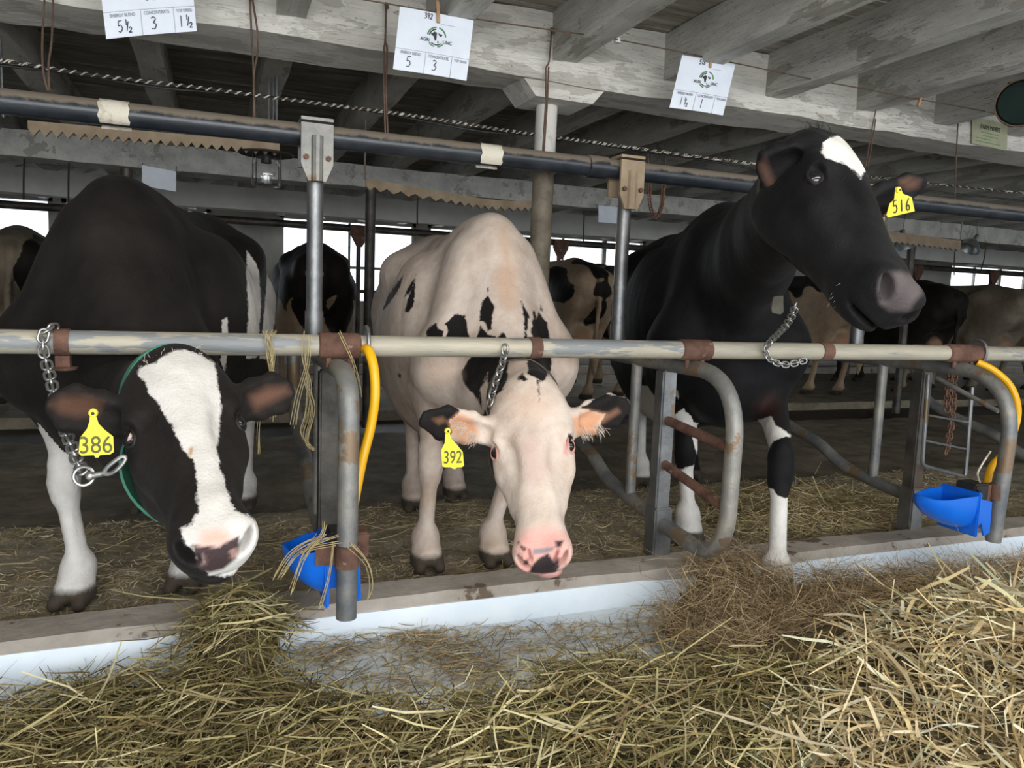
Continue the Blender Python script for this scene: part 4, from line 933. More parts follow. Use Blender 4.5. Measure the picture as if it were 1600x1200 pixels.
# ---- cow 392
hd2 = head_frame(P(822, 598, 1.98), (848, 872), 0.53, RW @ nv([1, 0.10, 0.03]))
pats = [(['body', 'neck', 'FL', 'FR'], 'B', Z5(p)) for p in (
    [(440, 255), (480, 226), (490, 248), (516, 262), (510, 295), (440, 295)], [(522, 228), (560, 190), (604, 195), (612, 250), (628, 300), (515, 300), (535, 262)],
    [(664, 215), (672, 140), (700, 112), (726, 150), (718, 200), (716, 250), (700, 258), (688, 225)], [(648, 300), (668, 235), (700, 275), (742, 288), (766, 256), (784, 300)],
    [(590, 430), (620, 378), (650, 350), (785, 350), (780, 470), (748, 530), (725, 545), (704, 530), (700, 430), (684, 470), (668, 500), (676, 585), (650, 535), (606, 490)],
    [(835, 120), (850, 150), (872, 195), (862, 260), (872, 320), (850, 310), (852, 220)], [(884, 170), (898, 180), (902, 210), (912, 180), (945, 222), (962, 330), (895, 330), (880, 260), (888, 215)],
    [(862, 350), (968, 350), (962, 420), (928, 470), (905, 462), (868, 440)], [(258, 178), (285, 110), (320, 60), (352, 22), (332, 80), (292, 142)], [(345, 124), (372, 70), (400, 26), (386, 85), (355, 120)],
    [(352, 180), (362, 132), (398, 52), (392, 140), (374, 184)], [(916, 145), (924, 150), (930, 185), (918, 175)], [(326, 430), (340, 440), (336, 460), (324, 445)], [(697, 78), (705, 84), (700, 92), (695, 86)])]
pats += [(['head', 'neck'], 'B', Z5(p)) for p in ([(690, 790), (704, 812), (726, 855), (720, 925), (742, 980), (736, 1020), (708, 1000), (704, 940), (688, 880), (684, 820)],
    [(668, 620), (690, 590), (694, 620), (676, 660)], [(676, 680), (700, 650), (688, 700), (678, 720)], [(1036, 685), (1062, 700), (1064, 735), (1046, 756), (1030, 720)], [(820, 460), (845, 440), (870, 462), (850, 468)])]
pats += [(['ear'], 'B', Z2(p)) for p in ([(140, 300), (180, 240), (230, 225), (330, 215), (380, 262), (320, 310), (332, 360), (300, 440), (240, 440), (190, 380)], [(970, 245), (1080, 170), (1240, 200), (1260, 250), (1190, 380), (1080, 430), (1030, 410), (1060, 330), (1092, 275)])]
pats += [(['neck', 'body', 'head'], 'B', Z5([(880, 370), (895, 372), (914, 470), (918, 556), (912, 556), (902, 470)]))]
OR = (0.62, 0.30, 0.16)
skins = [(['ear'], (*OR, 0.9), 10, Z2([(320, 315), (370, 268), (440, 300), (465, 360), (445, 440), (390, 430), (345, 380)])), (['ear'], (*OR, 0.9), 10, Z2([(915, 300), (1000, 255), (1092, 275), (1045, 340), (1052, 400), (985, 415), (945, 370)])),
         (['ear'], (0.24, 0.12, 0.07, 0.8), 8, Z2([(240, 300), (290, 288), (310, 310), (270, 325)])), (['ear'], (0.26, 0.13, 0.08, 0.8), 8, Z2([(1090, 280), (1150, 245), (1165, 265), (1080, 320)])),
         (['head'], (0.80, 0.42, 0.36), 22, Z2([(640, 920), (680, 865), (760, 838), (850, 842), (900, 872), (925, 935), (915, 1005), (870, 1055), (860, 1120), (800, 1140), (700, 1130), (640, 1090), (650, 1000)])),
         (['head'], (0.62, 0.26, 0.22), 6, Z2([(520, 425), (545, 440), (548, 490), (530, 505), (500, 490)])), (['head'], (0.62, 0.30, 0.26), 6, Z2([(890, 420), (905, 405), (905, 480), (885, 470)])),
         (['head'], (0.62, 0.42, 0.36, 0.6), 26, Z2([(660, 380), (760, 400), (790, 560), (740, 640), (690, 560)])), (['head'], (0.66, 0.46, 0.34, 0.5), 30, Z2([(640, 190), (760, 170), (850, 260), (760, 300), (660, 270)])),
         (['body', 'neck'], (0.60, 0.33, 0.19, 0.7), 26, Z5([(735, 30), (790, 0), (810, 120), (790, 150), (760, 110)])), (['body', 'neck'], (0.55, 0.36, 0.24, 0.6), 20, [(775, 350), (795, 345), (800, 400), (810, 450), (792, 460), (782, 400)]),
         (['body', 'neck', 'FR'], (0.62, 0.42, 0.30, 0.55), 30, Z5([(430, 400), (560, 390), (580, 450), (500, 500), (440, 460)]))]
for p in ([(712, 1058), (740, 1010), (765, 985), (810, 962), (840, 1008), (868, 1022), (852, 1056), (780, 1062)], [(842, 900), (887, 898), (872, 930), (850, 932)], [(672, 918), (704, 938), (692, 952), (672, 935)], [(688, 1000), (710, 990), (712, 1015), (692, 1018)], [(655, 905), (668, 898), (670, 915), (657, 917)], [(728, 1118), (790, 1106), (812, 1122), (760, 1132)], [(640, 1085), (670, 1100), (672, 1118), (648, 1105)], [(684, 1105), (706, 1110), (700, 1130), (684, 1122)], [(865, 985), (840, 985), (838, 1015), (862, 1020)]):
    skins.append((['head'], (0.045, 0.032, 0.034), 3, Z2(p)))
for p in ([(706, 935), (722, 940), (738, 985), (732, 1005), (716, 985)], [(858, 930), (868, 950), (850, 1000), (838, 990), (846, 955)]): skins.append((['head'], (0.30, 0.10, 0.09), 4, Z2(p)))
for p, c in (([(140, 640), (250, 620), (300, 700), (220, 740), (150, 700)], (0.42, 0.31, 0.20, 0.5)), ([(500, 860), (600, 850), (600, 960), (490, 960)], (0.50, 0.34, 0.22, 0.5))): skins.append((['FR', 'FL'], c, 30, Z2(p)))
skins.append((['head'], (0.30, 0.26, 0.28), 4, Z2([(732, 940), (800, 935), (845, 928), (830, 950), (790, 962), (740, 968)])))
e2 = [(-1, P(650, 652, 1.93), cam_dir(P(700, 660, 1.9)) + Vector((0.1, 0, -0.25)), 0.050), (1, P(990, 630, 1.93), cam_dir(P(940, 650, 1.9)) + Vector((-0.1, 0, -0.25)), 0.052)]
cow2, body2, bvh2 = near_cow('dairy_cow', 'cream white cow with scattered black spots and yellow tag 392, facing the camera',
    (0.945, 2.65, 1.255), (1.0, 3.52, 1.24), dict(FR=PZ(666, 888, 0), FL=PZ(772, 880, 0), HR=(0.835, 3.26, 0), HL=(1.07, 3.40, 0)), hd2, e2, (0.90, 2.32, 0.66), M['hide392'], pats, skins, 1,
    [(0.52, 1.12), (1.6, 2.1), (0.18, 0.82)], S=1.0, bw=0.92, lidm=M['pinklid'])
ear_tag([(696, 671), (702, 671), (704, 684), (714, 695), (723, 706), (725, 727), (722, 730), (714, 730), (711, 733), (707, 732), (704, 730), (694, 730), (691, 728), (689, 704), (695, 692)], 1.865, (699, 673), '392', (707, 715), 0.048, 0.72, cow2, 'yellow tag printed 392')
# ---- cow 516
hd3 = head_frame(P(1309, 226, 1.55), (1442, 444), 0.57, RW @ nv([0.60, 0.10, -0.79]))
pats = [(['head', 'neck'], 'W', Z3([(508, 150), (560, 124), (620, 108), (670, 140), (690, 185), (712, 225), (775, 282), (742, 318), (724, 350), (690, 305), (640, 270), (585, 252), (540, 238), (508, 200)])),
        (['body', 'neck'], 'W', [(1062, 345), (1090, 318), (1120, 298), (1136, 296), (1124, 308), (1078, 343)]),
        (['FL'], 'W', Z6([(440, 618), (500, 630), (545, 612), (565, 650), (625, 692), (720, 720), (720, 1400), (440, 1400)])), (['FL'], 'B', Z6([(556, 715), (615, 700), (660, 700), (660, 945), (604, 955), (572, 942), (545, 915), (488, 905), (486, 865), (515, 800)])),
        (['FR'], 'W', Z6([(140, 615), (195, 565), (215, 600), (260, 640), (290, 700), (290, 1400), (100, 1400), (100, 640)])), (['FR'], 'B', Z6([(90, 650), (150, 665), (215, 690), (240, 780), (232, 815), (150, 842), (90, 840)])),
        (['HR', 'HL'], 'W', [(960, 620), (1060, 620), (1060, 1000), (960, 1000)]), (['body', 'udder'], 'W', [(990, 600), (1060, 610), (1060, 690), (990, 690)])]
skins = [(['head'], (0.095, 0.078, 0.078), 10, Z3([(830, 900), (870, 868), (940, 862), (1010, 885), (1060, 920), (1060, 985), (1020, 1030), (990, 1080), (880, 1080), (830, 1040), (815, 960)])),
         (['ear'], (0.12, 0.062, 0.042, 0.75), 14, Z3([(165, 270), (200, 245), (215, 300), (250, 370), (270, 420), (230, 420), (190, 350)])), (['ear'], (0.15, 0.08, 0.055, 0.8), 12, Z3([(940, 360), (990, 345), (1050, 360), (1040, 395), (980, 410), (945, 390)])),
         (['FL', 'body'], (0.035, 0.012, 0.008, 0.8), 30, Z6([(490, 570), (540, 530), (570, 560), (560, 620), (510, 620)]))]
e3 = [(-1, P(1178, 279, 1.58), cam_dir(P(1200, 270, 1.6)) + Vector((0.35, 0, -0.2)), 0.052, (0.060, 0.098, -0.060)), (1, P(1452, 283, 1.50), cam_dir(P(1420, 290, 1.5)) + Vector((0.3, 0, -0.35)), 0.046, (0.09, 0.105, -0.06))]
cow3, body3, bvh3 = near_cow('dairy_cow', 'glossy black cow with white forehead patch and yellow tag 516, head raised above the rail',
    (1.93, 2.58, 1.375), (2.28, 3.46, 1.33), dict(FR=PZ(1074, 848, 0), FL=(1.80, 1.985, -0.035), HR=(2.11, 3.42, 0), HL=(2.48, 3.5, 0)), hd3, e3, (1.70, 2.10, 1.16), M['hide516'], pats, skins, -1,
    [(1.05, 1.75), (0.95, 1.85), (0.80, 1.48)], S=1.04, bw=1.0, hs=1.06, jd=0.78)
ear_tag([(1399, 293), (1406, 293), (1411, 303), (1424, 308), (1429, 330), (1387, 340), (1385, 336), (1390, 318), (1397, 312)], 1.475, (1402, 297), '516', (1408, 321), 0.030, 1.0, cow3, 'yellow tag handwritten 516', hand=True, rot=0.2)
# tongue of the licking cow
po, t, s, u = hd2
tg = MB().ball(Vector(po + t * 0.505 + s * 0.012 - u * 0.148), 0.03, 16, (1.25, 0.9, 0.62)); tg.build('tongue', mat('pink_tongue', (0.62, 0.30, 0.27), (0.70, 0.38, 0.33), 30, 0.3), cow2, True)
# hair tufts
po, t, s, u = hd1; tuft('poll_hair', M['creamhair'], cow1, [(po + t * 0.02 + s * k - u * 0.0, u * 0.7 + s * k * 3 + t * 0.2) for k in (-0.05, -0.025, 0, 0.025, 0.05)], 0.022, 0.008, 90, 0.0007, 4)
po, t, s, u = hd3; tuft('poll_hair', M['blackhair'], cow3, [(po - t * 0.02 + s * k - u * 0.02, -t * 0.8 + u * 0.3 + s * k * 3) for k in (-0.06, -0.03, 0, 0.03, 0.05)], 0.03, 0.010, 160, 0.0009, 5, 0.2)
tuft('chin_whiskers', M['whisker'], cow3, [(po + t * 0.50 + s * k - u * 0.140, -u * 0.8 + t * 0.4 + s * k * 5) for k in (-0.05, -0.03, 0, 0.03)], 0.022, 0.010, 36, 0.0004, 6, 0.3)
po, t, s, u = hd2; tuft('ear_fringe', M['creamhair'], cow2, [(P(738, 682, 1.895), Vector((-0.6, -0.3, -0.7))), (P(722, 668, 1.895), Vector((-0.8, -0.3, -0.4))), (P(912, 676, 1.90), Vector((0.5, -0.3, -0.8))), (P(935, 670, 1.90), Vector((0.6, -0.3, -0.7)))], 0.022, 0.008, 160, 0.0006, 7)
# collars
po, t, s, u = [nv(q) for q in hd1]
ring1 = strap(bvh1, po + t * 0.06 - u * 0.15, -u * 0.80 - t * 0.45 + s * 0.1, s, 0.052, 0.006, 'collar', M['greenstrap'], cow1, 'green woven neck collar', 0.35)
po, t, s, u = [nv(q) for q in hd2]
strap(bvh2, po + t * 0.04 - u * 0.17, -u * 0.9 - t * 0.35, s, 0.024, 0.004, 'collar', M['strap'], cow2, 'dark worn neck collar', 0.35)
po, t, s, u = [nv(q) for q in hd3]; ax = nv((1.70, 2.10, 1.16)) - (po + t * 0.03 - u * 0.12); ax /= np.linalg.norm(ax); c3 = po + t * 0.08 - u * 0.14 + ax * 0.08
ring3 = strap(bvh3, c3, ax + nv([0, 0, -0.15]), s, 0.030, 0.004, 'collar', M['strap'], cow3, 'worn olive neck strap')
tgp = P(1215, 476, 1.75); MB().prism([tgp + Vector((x, 0, z)) for x, z in ((-0.018, 0.022), (0.016, 0.026), (0.022, -0.02), (0.012, -0.028), (-0.018, -0.024), (-0.024, -0.012))], 0.006).build('collar_tag', M['strap'], cow3, bevel=0.001)
# ------------------------------------------------------------------ cows of the far row, standing with their rumps this way
M['hidefar'] = hide('tan_and_black_hide', (0.40, 0.29, 0.19), (0.010, 0.008, 0.007), warm=(0.36, 0.25, 0.16))
M['hidefar2'] = hide('grey_tan_hide', (0.27, 0.22, 0.16), (0.012, 0.010, 0.008), warm=(0.24, 0.19, 0.13))
_hd = (nv([0, 1.72, 1.10]), _n([0, 0.75, -0.66]), nv([1.0, 0, 0]), None); _hd = (_hd[0], _hd[1], _hd[2], np.cross(_hd[1], nv([-1.0, 0, 0])))
_hd = (_hd[0], _hd[1], nv([-1.0, 0, 0]), _hd[3])
BF = Body(); cow_body(BF, (0, 0.98, 1.36), (0, 0, 1.36), dict(FL=(-0.17, 1.12, 0), FR=(0.17, 1.12, 0), HL=(-0.17, 0.02, 0), HR=(0.17, -0.06, 0)), 1.03, _hd,
    [dict(base=(0.09, 1.74, 1.06), tip=(0.30, 1.72, 1.05), n=(0, 1, 0), w=0.05), dict(base=(-0.09, 1.74, 1.06), tip=(-0.30, 1.72, 1.05), n=(0, 1, 0), w=0.05)], None, True, bw=0.95)
_ax = [np.arange(-0.5, 0.52, 0.019), np.arange(-0.85, 2.4, 0.024), np.arange(-0.01, 1.55, 0.019)]
VF, QF = BF.mesh(_ax); VF = relax(VF, QF, 1)
def far_cow(label, px, Y, rz, base, blobs, m, sc=1.0):
    x = P(px, 450, Y).x; o_sd = np.full(len(VF), 0.05 * base)
    for sign, c, r in blobs:
        c = nv(c); r = nv(r); k = np.linalg.norm((VF - c) / r, axis=1); ang = np.sin(VF[:, 0] * 19 + c[0] * 40) * 0.10 + np.sin(VF[:, 2] * 23 + c[1] * 30) * 0.10 + np.sin(VF[:, 1] * 17 + VF[:, 2] * 9) * 0.08
        d = (1 - k + ang) * r.min(); o_sd = np.maximum(o_sd, d) if sign > 0 else np.minimum(o_sd, -d)
    skin = np.zeros((len(VF), 4), np.float32); hf = np.clip((0.065 - VF[:, 2]) / 0.02 + 0.5, 0, 1); skin[:, :3] = (0.05, 0.04, 0.03); skin[:, 3] = hf
    pk = np.linalg.norm((VF - nv([0, -0.12, 0.56])) / nv([0.15, 0.24, 0.17]), axis=1); ud = np.clip((1 - pk) / 0.12 + 0.5, 0, 1)
    skin[:, :3] = np.where(ud[:, None] > 0.01, nv([0.42, 0.24, 0.15]), skin[:, :3]); skin[:, 3] = np.maximum(skin[:, 3], ud)
    root = empty('dairy_cow', (x, Y, 0.012), label, 'cow', None, rz)
    me = bpy.data.meshes.new('hide'); me.vertices.add(len(VF)); me.vertices.foreach_set('co', VF.astype(np.float32).ravel())
    me.loops.add(QF.size); me.loops.foreach_set('vertex_index', QF.astype(np.int32).ravel()); me.polygons.add(len(QF))
    me.polygons.foreach_set('loop_start', np.arange(0, QF.size, 4, dtype=np.int32)); me.polygons.foreach_set('loop_total', np.full(len(QF), 4, np.int32)); me.update(calc_edges=True)
    a = me.attributes.new('patch', 'FLOAT', 'POINT'); a.data.foreach_set('value', o_sd.astype(np.float32))
    a = me.attributes.new('skin', 'FLOAT_COLOR', 'POINT'); a.data.foreach_set('color', skin.ravel())
    o = link('hide', me, m, None, True); o.parent = root
    o.scale = (sc, sc, sc); return root
FC = [('brown-tan cow rump with a black flank blotch at the far left window', 33, 6.75, 0.10, 1, [(-1, (0.12, -0.3, 1.0), (0.17, 0.4, 0.24)), (-1, (0.2, 0.4, 0.9), (0.2, 0.3, 0.2))], 'hidefar2'),
      ('black cow rump with tan legs seen between the two near cows', 492, 6.45, 0.0, 1, [(-1, (-0.1, -0.1, 1.15), (0.5, 0.9, 0.36)), (-1, (-0.1, -0.4, 0.85), (0.12, 0.3, 0.2)), (-1, (0.17, -0.3, 0.80), (0.10, 0.3, 0.30))], 'hidefar'),
      ('tan cow rump with black hip patches just right of the round column', 895, 6.55, 0.0, 1, [(-1, (0.05, -0.1, 1.10), (0.21, 0.5, 0.24)), (-1, (-0.25, -0.1, 1.10), (0.09, 0.4, 0.25)), (-1, (0.05, -0.4, 0.86), (0.07, 0.3, 0.16))], 'hidefar'),
      ('dark cow rump with pale legs half hidden behind the black cow', 1000, 6.65, 0.0, 1, [(-1, (0, 0.2, 1.05), (0.5, 1.2, 0.42)), (-1, (0.15, -0.2, 0.7), (0.12, 0.3, 0.3))], 'hidefar'),
      ('orange-tan cow hindquarters with full udder under the raised black head', 1296, 6.62, -0.05, 1, [(-1, (-0.05, 0.1, 1.25), (0.3, 0.6, 0.2)), (-1, (-0.03, -0.5, 0.98), (0.10, 0.2, 0.12)), (-1, (0.28, 0.2, 0.9), (0.2, 0.6, 0.3))], 'hidefar'),
      ('black cow rump just right of the raised black muzzle', 1440, 6.7, -0.1, -1, [(1, (-0.2, -0.1, 0.3), (0.15, 0.3, 0.3)), (1, (0.2, -0.1, 0.35), (0.15, 0.3, 0.3))], 'hidefar2'),
      ('grey-tan cow with one dark oval flank spot below the right window', 1548, 6.75, 0.0, 1, [(-1, (-0.3, 0.45, 1.04), (0.2, 0.20, 0.17))], 'hidefar2'),
      ('pale cow rump with dark tail cut by the right frame edge', 1640, 6.75, 0.0, 1, [(-1, (-0.0, -0.55, 0.95), (0.09, 0.3, 0.40))], 'hidefar')]
for a in FC: far_cow(*a[:6], M[a[6]])
# ================================================================== HANGING THINGS, CARDS, CABLES
CY = 2.46
def hair_wire(pts, r, m, label, cat='wire', group=None, name='hanging_wire'):
    return tag(MB().tube(catmull(pts, 4), r, 6).build(name, m, None, True), label, cat, group)
line = [P(x, y, CY) for x, y in ((300, -45), (560, -2), (740, 29), (862, 47), (965, 62), (1150, 99), (1280, 126), (1345, 138), (1380, 145), (1440, 156), (1475, 162), (1550, 176), (1640, 194))]
hair_wire(line, 0.0022, M['wire'], 'thin rusty line strung along the beam to hold the feed cards', 'wire line', None, 'card_line')
def card(name_label, TL, TR, BL, top_no, vals, curl, seed):
    o, xr, yd = P(*TL, CY), P(*TR, CY), P(*BL, CY); x, y = xr - o, yd - o; nrm = x.cross(y).normalized()
    if nrm.y > 0: nrm = -nrm
    t = empty('feed_card', o, name_label, 'feed card', 'feed cards clipped along the beam'); n = 10; v = []; f = []
    def at(u, w, lift=0.0): return o + x * u + y * w + nrm * (curl * math.sin(u * 3.1) * (0.4 + w) + lift)
    for k, d in ((0, 0.0004), (1, -0.0004)):
        for j in range(n + 1):
            for i in range(n + 1): v.append(at(i / n, j / n, d))
    s = (n + 1) ** 2
    for j in range(n):
        for i in range(n):
            a = j * (n + 1) + i; q = (a, a + n + 1, a + n + 2, a + 1); f += [q, tuple(p + s for p in q[::-1])]
    MB().add(v, f).build('sheet', M['paper'], t, True)
    W_ = x.length; Hh = y.length; L = 0.0012
    tb = MB(); tb.tube([at(u / 12, 0.655, L) for u in range(13)], 0.0006, 4)
    for u in (0.40, 0.76): tb.tube([at(u, 0.655 + 0.345 * k / 8, L) for k in range(9)], 0.0007, 4)
    tb.tube([at(0.56 + 0.2 * k / 4, 0.165, L) for k in range(5)], 0.0006, 4); tb.build('table_rule', M['greyink'], t, True)
    up = -y
    for u, w, sz, tx in ((0.205, 0.70, 0.0125, 'ENERGY BLEND'), (0.575, 0.70, 0.0125, 'CONCENTRATE'), (0.88, 0.70, 0.0115, 'TOP DRESS')): text_obj('heading', tx, M['greyink'], t, at(u, w + 0.012, L + 0.0022), x, up, sz, 0.74)
    # round emblem: broken ring, cow's head half dark half light, two words
    cu, cv, R = 0.52, 0.385, 0.030; xd, ydn = x.normalized(), y.normalized()
    def em(a, b, lift=L): return at(cu + a / W_, cv + b / Hh, lift)
    g1 = MB()
    for a0, a1 in ((-80, -8), (100, 138), (188, 262), (42, 78)): g1.tube([em(R * math.cos(math.radians(a)), R * math.sin(math.radians(a))) for a in np.linspace(a0, a1, 9)], 0.0024, 5)
    g1.build('emblem_ring', M['greenink'], t, True)
    g2 = MB()
    for a0, a1 in ((-170, -100), (50, 130)): g2.tube([em(R * 0.80 * math.cos(math.radians(a)), R * 0.80 * math.sin(math.radians(a))) for a in np.linspace(a0, a1, 9)], 0.0020, 5)
    def fl(pts): return [em(a, b) for a, b in pts]
    g2.prism(fl([(-0.020, -0.010), (-0.014, -0.011), (-0.008, -0.017), (-0.004, -0.014), (0.000, -0.015), (0.000, 0.010), (-0.004, 0.012), (-0.008, 0.004), (-0.010, -0.002), (-0.016, -0.004)]), 0.0009)
    g2.prism(fl([(0.004, -0.014), (0.010, -0.011), (0.019, -0.011), (0.016, -0.004), (0.010, -0.004), (0.007, -0.008)]), 0.0009)
    g2.prism(fl([(0.004, 0.012), (0.008, 0.012), (0.009, 0.016), (0.004, 0.018)]), 0.0009); g2.build('emblem_head', M['ink'], t)
    text_obj('emblem_word', 'AGRI', M['ink'], t, em(-0.037, 0.013, L + 0.0030), x, up, 0.0150, 0.95); text_obj('emblem_word', 'LINC', M['ink'], t, em(0.037, 0.013, L + 0.0030), x, up, 0.0150, 0.95)
    def wr(s, u, w, cw, ch):
        pen = MB(); digits(pen, s, at(u, w, 0), x, up, cw, ch, 0.0013, L + 0.0006)
        if pen.v: pen.build('pen_mark', M['penink'], t, True)
    wr(top_no, 0.33, 0.115, 0.008, 0.017)
    for s, u in zip(vals, (0.16, 0.50, 0.83)):
        if s.endswith('h'):
            s = s[:-1]; wr(s, u - 0.02, 0.93, 0.013, 0.030); q = u + 0.058 * (1 if len(s) else 0)
            wr('1', q, 0.845, 0.007, 0.015); wr('/', q + 0.012, 0.92, 0.010, 0.024); wr('2', q + 0.035, 0.945, 0.009, 0.014)
        elif s: wr(s, u, 0.93, 0.015, 0.032)
    return t
card('feed card cut by the top edge at left, reading 5½, 3 and 1½', (152, -58), (296, -66), (166, 61), '', ['5h', '3', '1h'], 0.004, 1)
card('feed card above the cream white cow with handwritten 392, five and three', (625, 10), (740, 32), (614, 108), '392', ['5', '3', ''], 0.004, 2)
card('glossy creased feed card with handwritten 516 beside the raised black head', (1066, 86), (1149, 101), (1046, 168), '516', ['1h', '1', ''], 0.005, 3)
def pin(px, py, qx, qy, lab):
    a, b = P(px, py, CY - 0.006), P(qx, qy, CY - 0.006); t = empty('clothespin', a, lab, 'clothespin', 'wooden clothespins on the card line')
    d = (b - a).normalized(); sd = d.cross(Vector((0, 1, 0))).normalized()
    for k, q in ((1, 0.006), (-1, -0.006)):
        MB().bar(a + Vector((0, q, 0)) + sd * 0.003 * k, b + Vector((0, q * 0.4, 0)), 0.010, 0.006, up=(0, 1, 0)).build('prong', M['wood'], t, bevel=0.001)
    m = a.lerp(b, 0.42); MB().tube([m + sd * 0.007, m - sd * 0.007], 0.0055, 8).build('spring', M['wire'], t, True)
pin(684, 2, 685, 36, 'wooden clothespin on the feed card over the cream white cow'); pin(1114, 73, 1109, 106, 'wooden clothespin gripping the glossy creased feed card'); pin(1443, 139, 1434, 166, 'empty wooden clothespin on the line near the yellowed sign')

# rusty wires that hang the overhead pipe from the beam
wy = 2.69
for i, (prs, lb) in enumerate((([[(70, -12), (66, 70), (68, 115), (75, 142)], [(83, -12), (81, 60), (76, 100), (77, 142)]], 'loop of rusty wire at the far left holding the overhead pipe'),
      ([[(390, -10), (394, 70), (396, 110), (397, 184)], [(393, -10), (403, 55), (402, 85), (397, 118), (398, 184)]], 'long rusty wire loop between the two left feed cards'),
      ([[(603, 6), (602, 62), (600, 80), (600, 140), (602, 208)], [(602, 64), (605, 80), (603, 140), (606, 208)]], 'twisted rusty wire beside the card marked 392'),
      ([[(862, 45), (858, 95), (853, 108), (853, 150), (848, 236)], [(857, 104), (857, 112), (855, 160), (850, 236)]], 'rusty wire hanging in front of the round column'),
      ([[(1374, 146), (1366, 184), (1360, 215), (1352, 262)], [(1368, 186), (1364, 215), (1356, 262)]], 'short rusty wire beside the raised black head'),
      ([[(1500, 165), (1497, 190), (1494, 250), (1492, 312)]], 'single rusty wire left of the yellowed sign'))):
    mb = MB()
    for q in prs: mb.tube(catmull([P(x, y, wy) for x, y in q], 4), 0.0032, 6)
    x0, y0 = prs[0][0]; mb.tube([P(x0, y0, 2.735), P(x0, y0, 2.675), P(x0 + 3, y0 + 7, 2.67)], 0.006, 6)
    tag(mb.build('hanging_wire', M['wire'], None, True), lb, 'wire', 'wires hanging the overhead pipe')

# black-and-white twisted cable and its plain companion under the joists
cp = catmull([P(x, y, 3.15) for x, y in ((-60, 86), (0, 94), (160, 119), (320, 138), (470, 158), (640, 180), (800, 205), (940, 224), (1100, 246), (1250, 264), (1420, 283), (1640, 306))], 10)
cb = empty('twisted_cable', cp[0], 'black and white twisted cable strung under the joists behind the beam', 'cable')
MB().tube(cp, 0.0048, 8).build('black_core', M['black'], cb, True)
hx = []; 
for i in range(len(cp) - 1):
    for k in range(10):
        p = cp[i].lerp(cp[i + 1], k / 6); hx.append(p)
dd = (cp[-1] - cp[0]).normalized(); sx = dd.cross(Vector((0, 0, 1))).normalized(); ux = sx.cross(dd); run = 0; hp_ = []
for i, p in enumerate(hx):
    if i: run += (hx[i] - hx[i - 1]).length
    a = run / 0.034 * 2 * math.pi; hp_.append(p + (sx * math.cos(a) + ux * math.sin(a)) * 0.0052)
MB().tube(hp_, 0.0026, 5).build('white_strand', M['tape'], cb, True)
hair_wire([P(x, y, 3.2) for x, y in ((-60, 96), (100, 113), (250, 137), (400, 149), (560, 170), (720, 200), (780, 208), (860, 213), (1000, 236), (1100, 250), (1300, 282), (1640, 318))], 0.005, M['black'], 'plain black cable sagging below the twisted cable', 'cable', None, 'black_cable')

# zig-zag edged strips hanging over the cows
def zigzag(ptsT, Y, h, tooth, nt, hangers, label):
    T = [P(x, y, Y) for x, y in ptsT]; T = catmull(T, 12) if len(T) > 2 else [T[0].lerp(T[1], k / 12) for k in range(13)]
    t = empty('zigzag_strip', T[0], label, 'metal strip', 'zig-zag strips over the stalls'); n = 2 * nt; top = []; bot = []
    for k in range(n + 1):
        q = k / n * (len(T) - 1); i = min(int(q), len(T) - 2); p = T[i].lerp(T[i + 1], q - i); top.append(p); bot.append(p - Vector((0, 0, h + (tooth if k % 2 else 0))))
    v = []; f = []
    for d in (0, 0.02):
        for a, b in zip(top, bot): v += [a + Vector((0, d, 0)), b + Vector((0, d, 0))]
    m_ = 2 * (n + 1)
    for k in range(n):
        a = 2 * k; f += [(a, a + 1, a + 3, a + 2), (m_ + a + 2, m_ + a + 3, m_ + a + 1, m_ + a), (a + 1, m_ + a + 1, m_ + a + 3, a + 3), (a, a + 2, m_ + a + 2, m_ + a)]
    MB().add(v, f).build('toothed_edge', M['trainer'], t)
    for (x, y0, y1) in hangers: q0 = P(x, y0, Y + 0.01); q0.x = 0.25 + 0.495 * round((q0.x - 0.25) / 0.495); MB().cyl(q0, Vector((q0.x, q0.y, 1.87)), 0.005, 8).build('hanger_rod', M['galv'], t, True)
    return t
zigzag([(43, 188), (437, 223)], 3.45, 0.030, 0.024, 24, [(430, 226, 100), (70, 190, 60)], 'tan zig-zag edged strip below the overhead pipe at left')
zigzag([(572, 279), (690, 299), (770, 312), (838, 314)], 4.1, 0.036, 0.022, 18, [(603, 284, 215), (800, 312, 230)], 'curved tan zig-zag edged strip running to the round column')
zigzag([(1385, 361), (1502, 376)], 5.3, 0.080, 0.02, 14, [(1400, 362, 335), (1490, 374, 345)], 'tan zig-zag edged strip near the metal lamp shades')

# jelly-jar lamp
jc = P(416, 240, 3.5); t = empty('jar_lamp', jc, 'clear glass jar lamp under a dark dish behind the left post clamp', 'lamp')
MB().lathe(jc, [(0.0, 0.016), (0.04, 0.014), (0.115, 0.0), (0.112, -0.006), (0.04, 0.0), (0.0, 0.0)], 28).build('reflector_dish', M['black'], t, True)
k = 0.062; MB().lathe(jc, [(0.045, -0.005), (0.046, -0.03), (k, -0.05), (k + 0.002, -0.10), (k - 0.004, -0.135), (0.03, -0.142), (0.0, -0.143), (0.0, -0.139), (0.03, -0.138), (k - 0.008, -0.131), (k - 0.002, -0.10), (k - 0.004, -0.052), (0.042, -0.03), (0.041, -0.005)], 28).build('glass_jar', M['glass'], t, True)
MB().lathe(jc, [(0.0, 0.0), (0.02, -0.002), (0.022, -0.04), (0.0, -0.042)], 14).build('lamp_holder', M['black'], t, True)
for a in (-0.5, 0.6, 2.2, 3.7): MB().tube([jc + Vector((0.066 * math.cos(a), 0.066 * math.sin(a), z)) for z in (0.0, -0.135)], 0.0022, 6).build('guard_wire', M['black'], t, True)
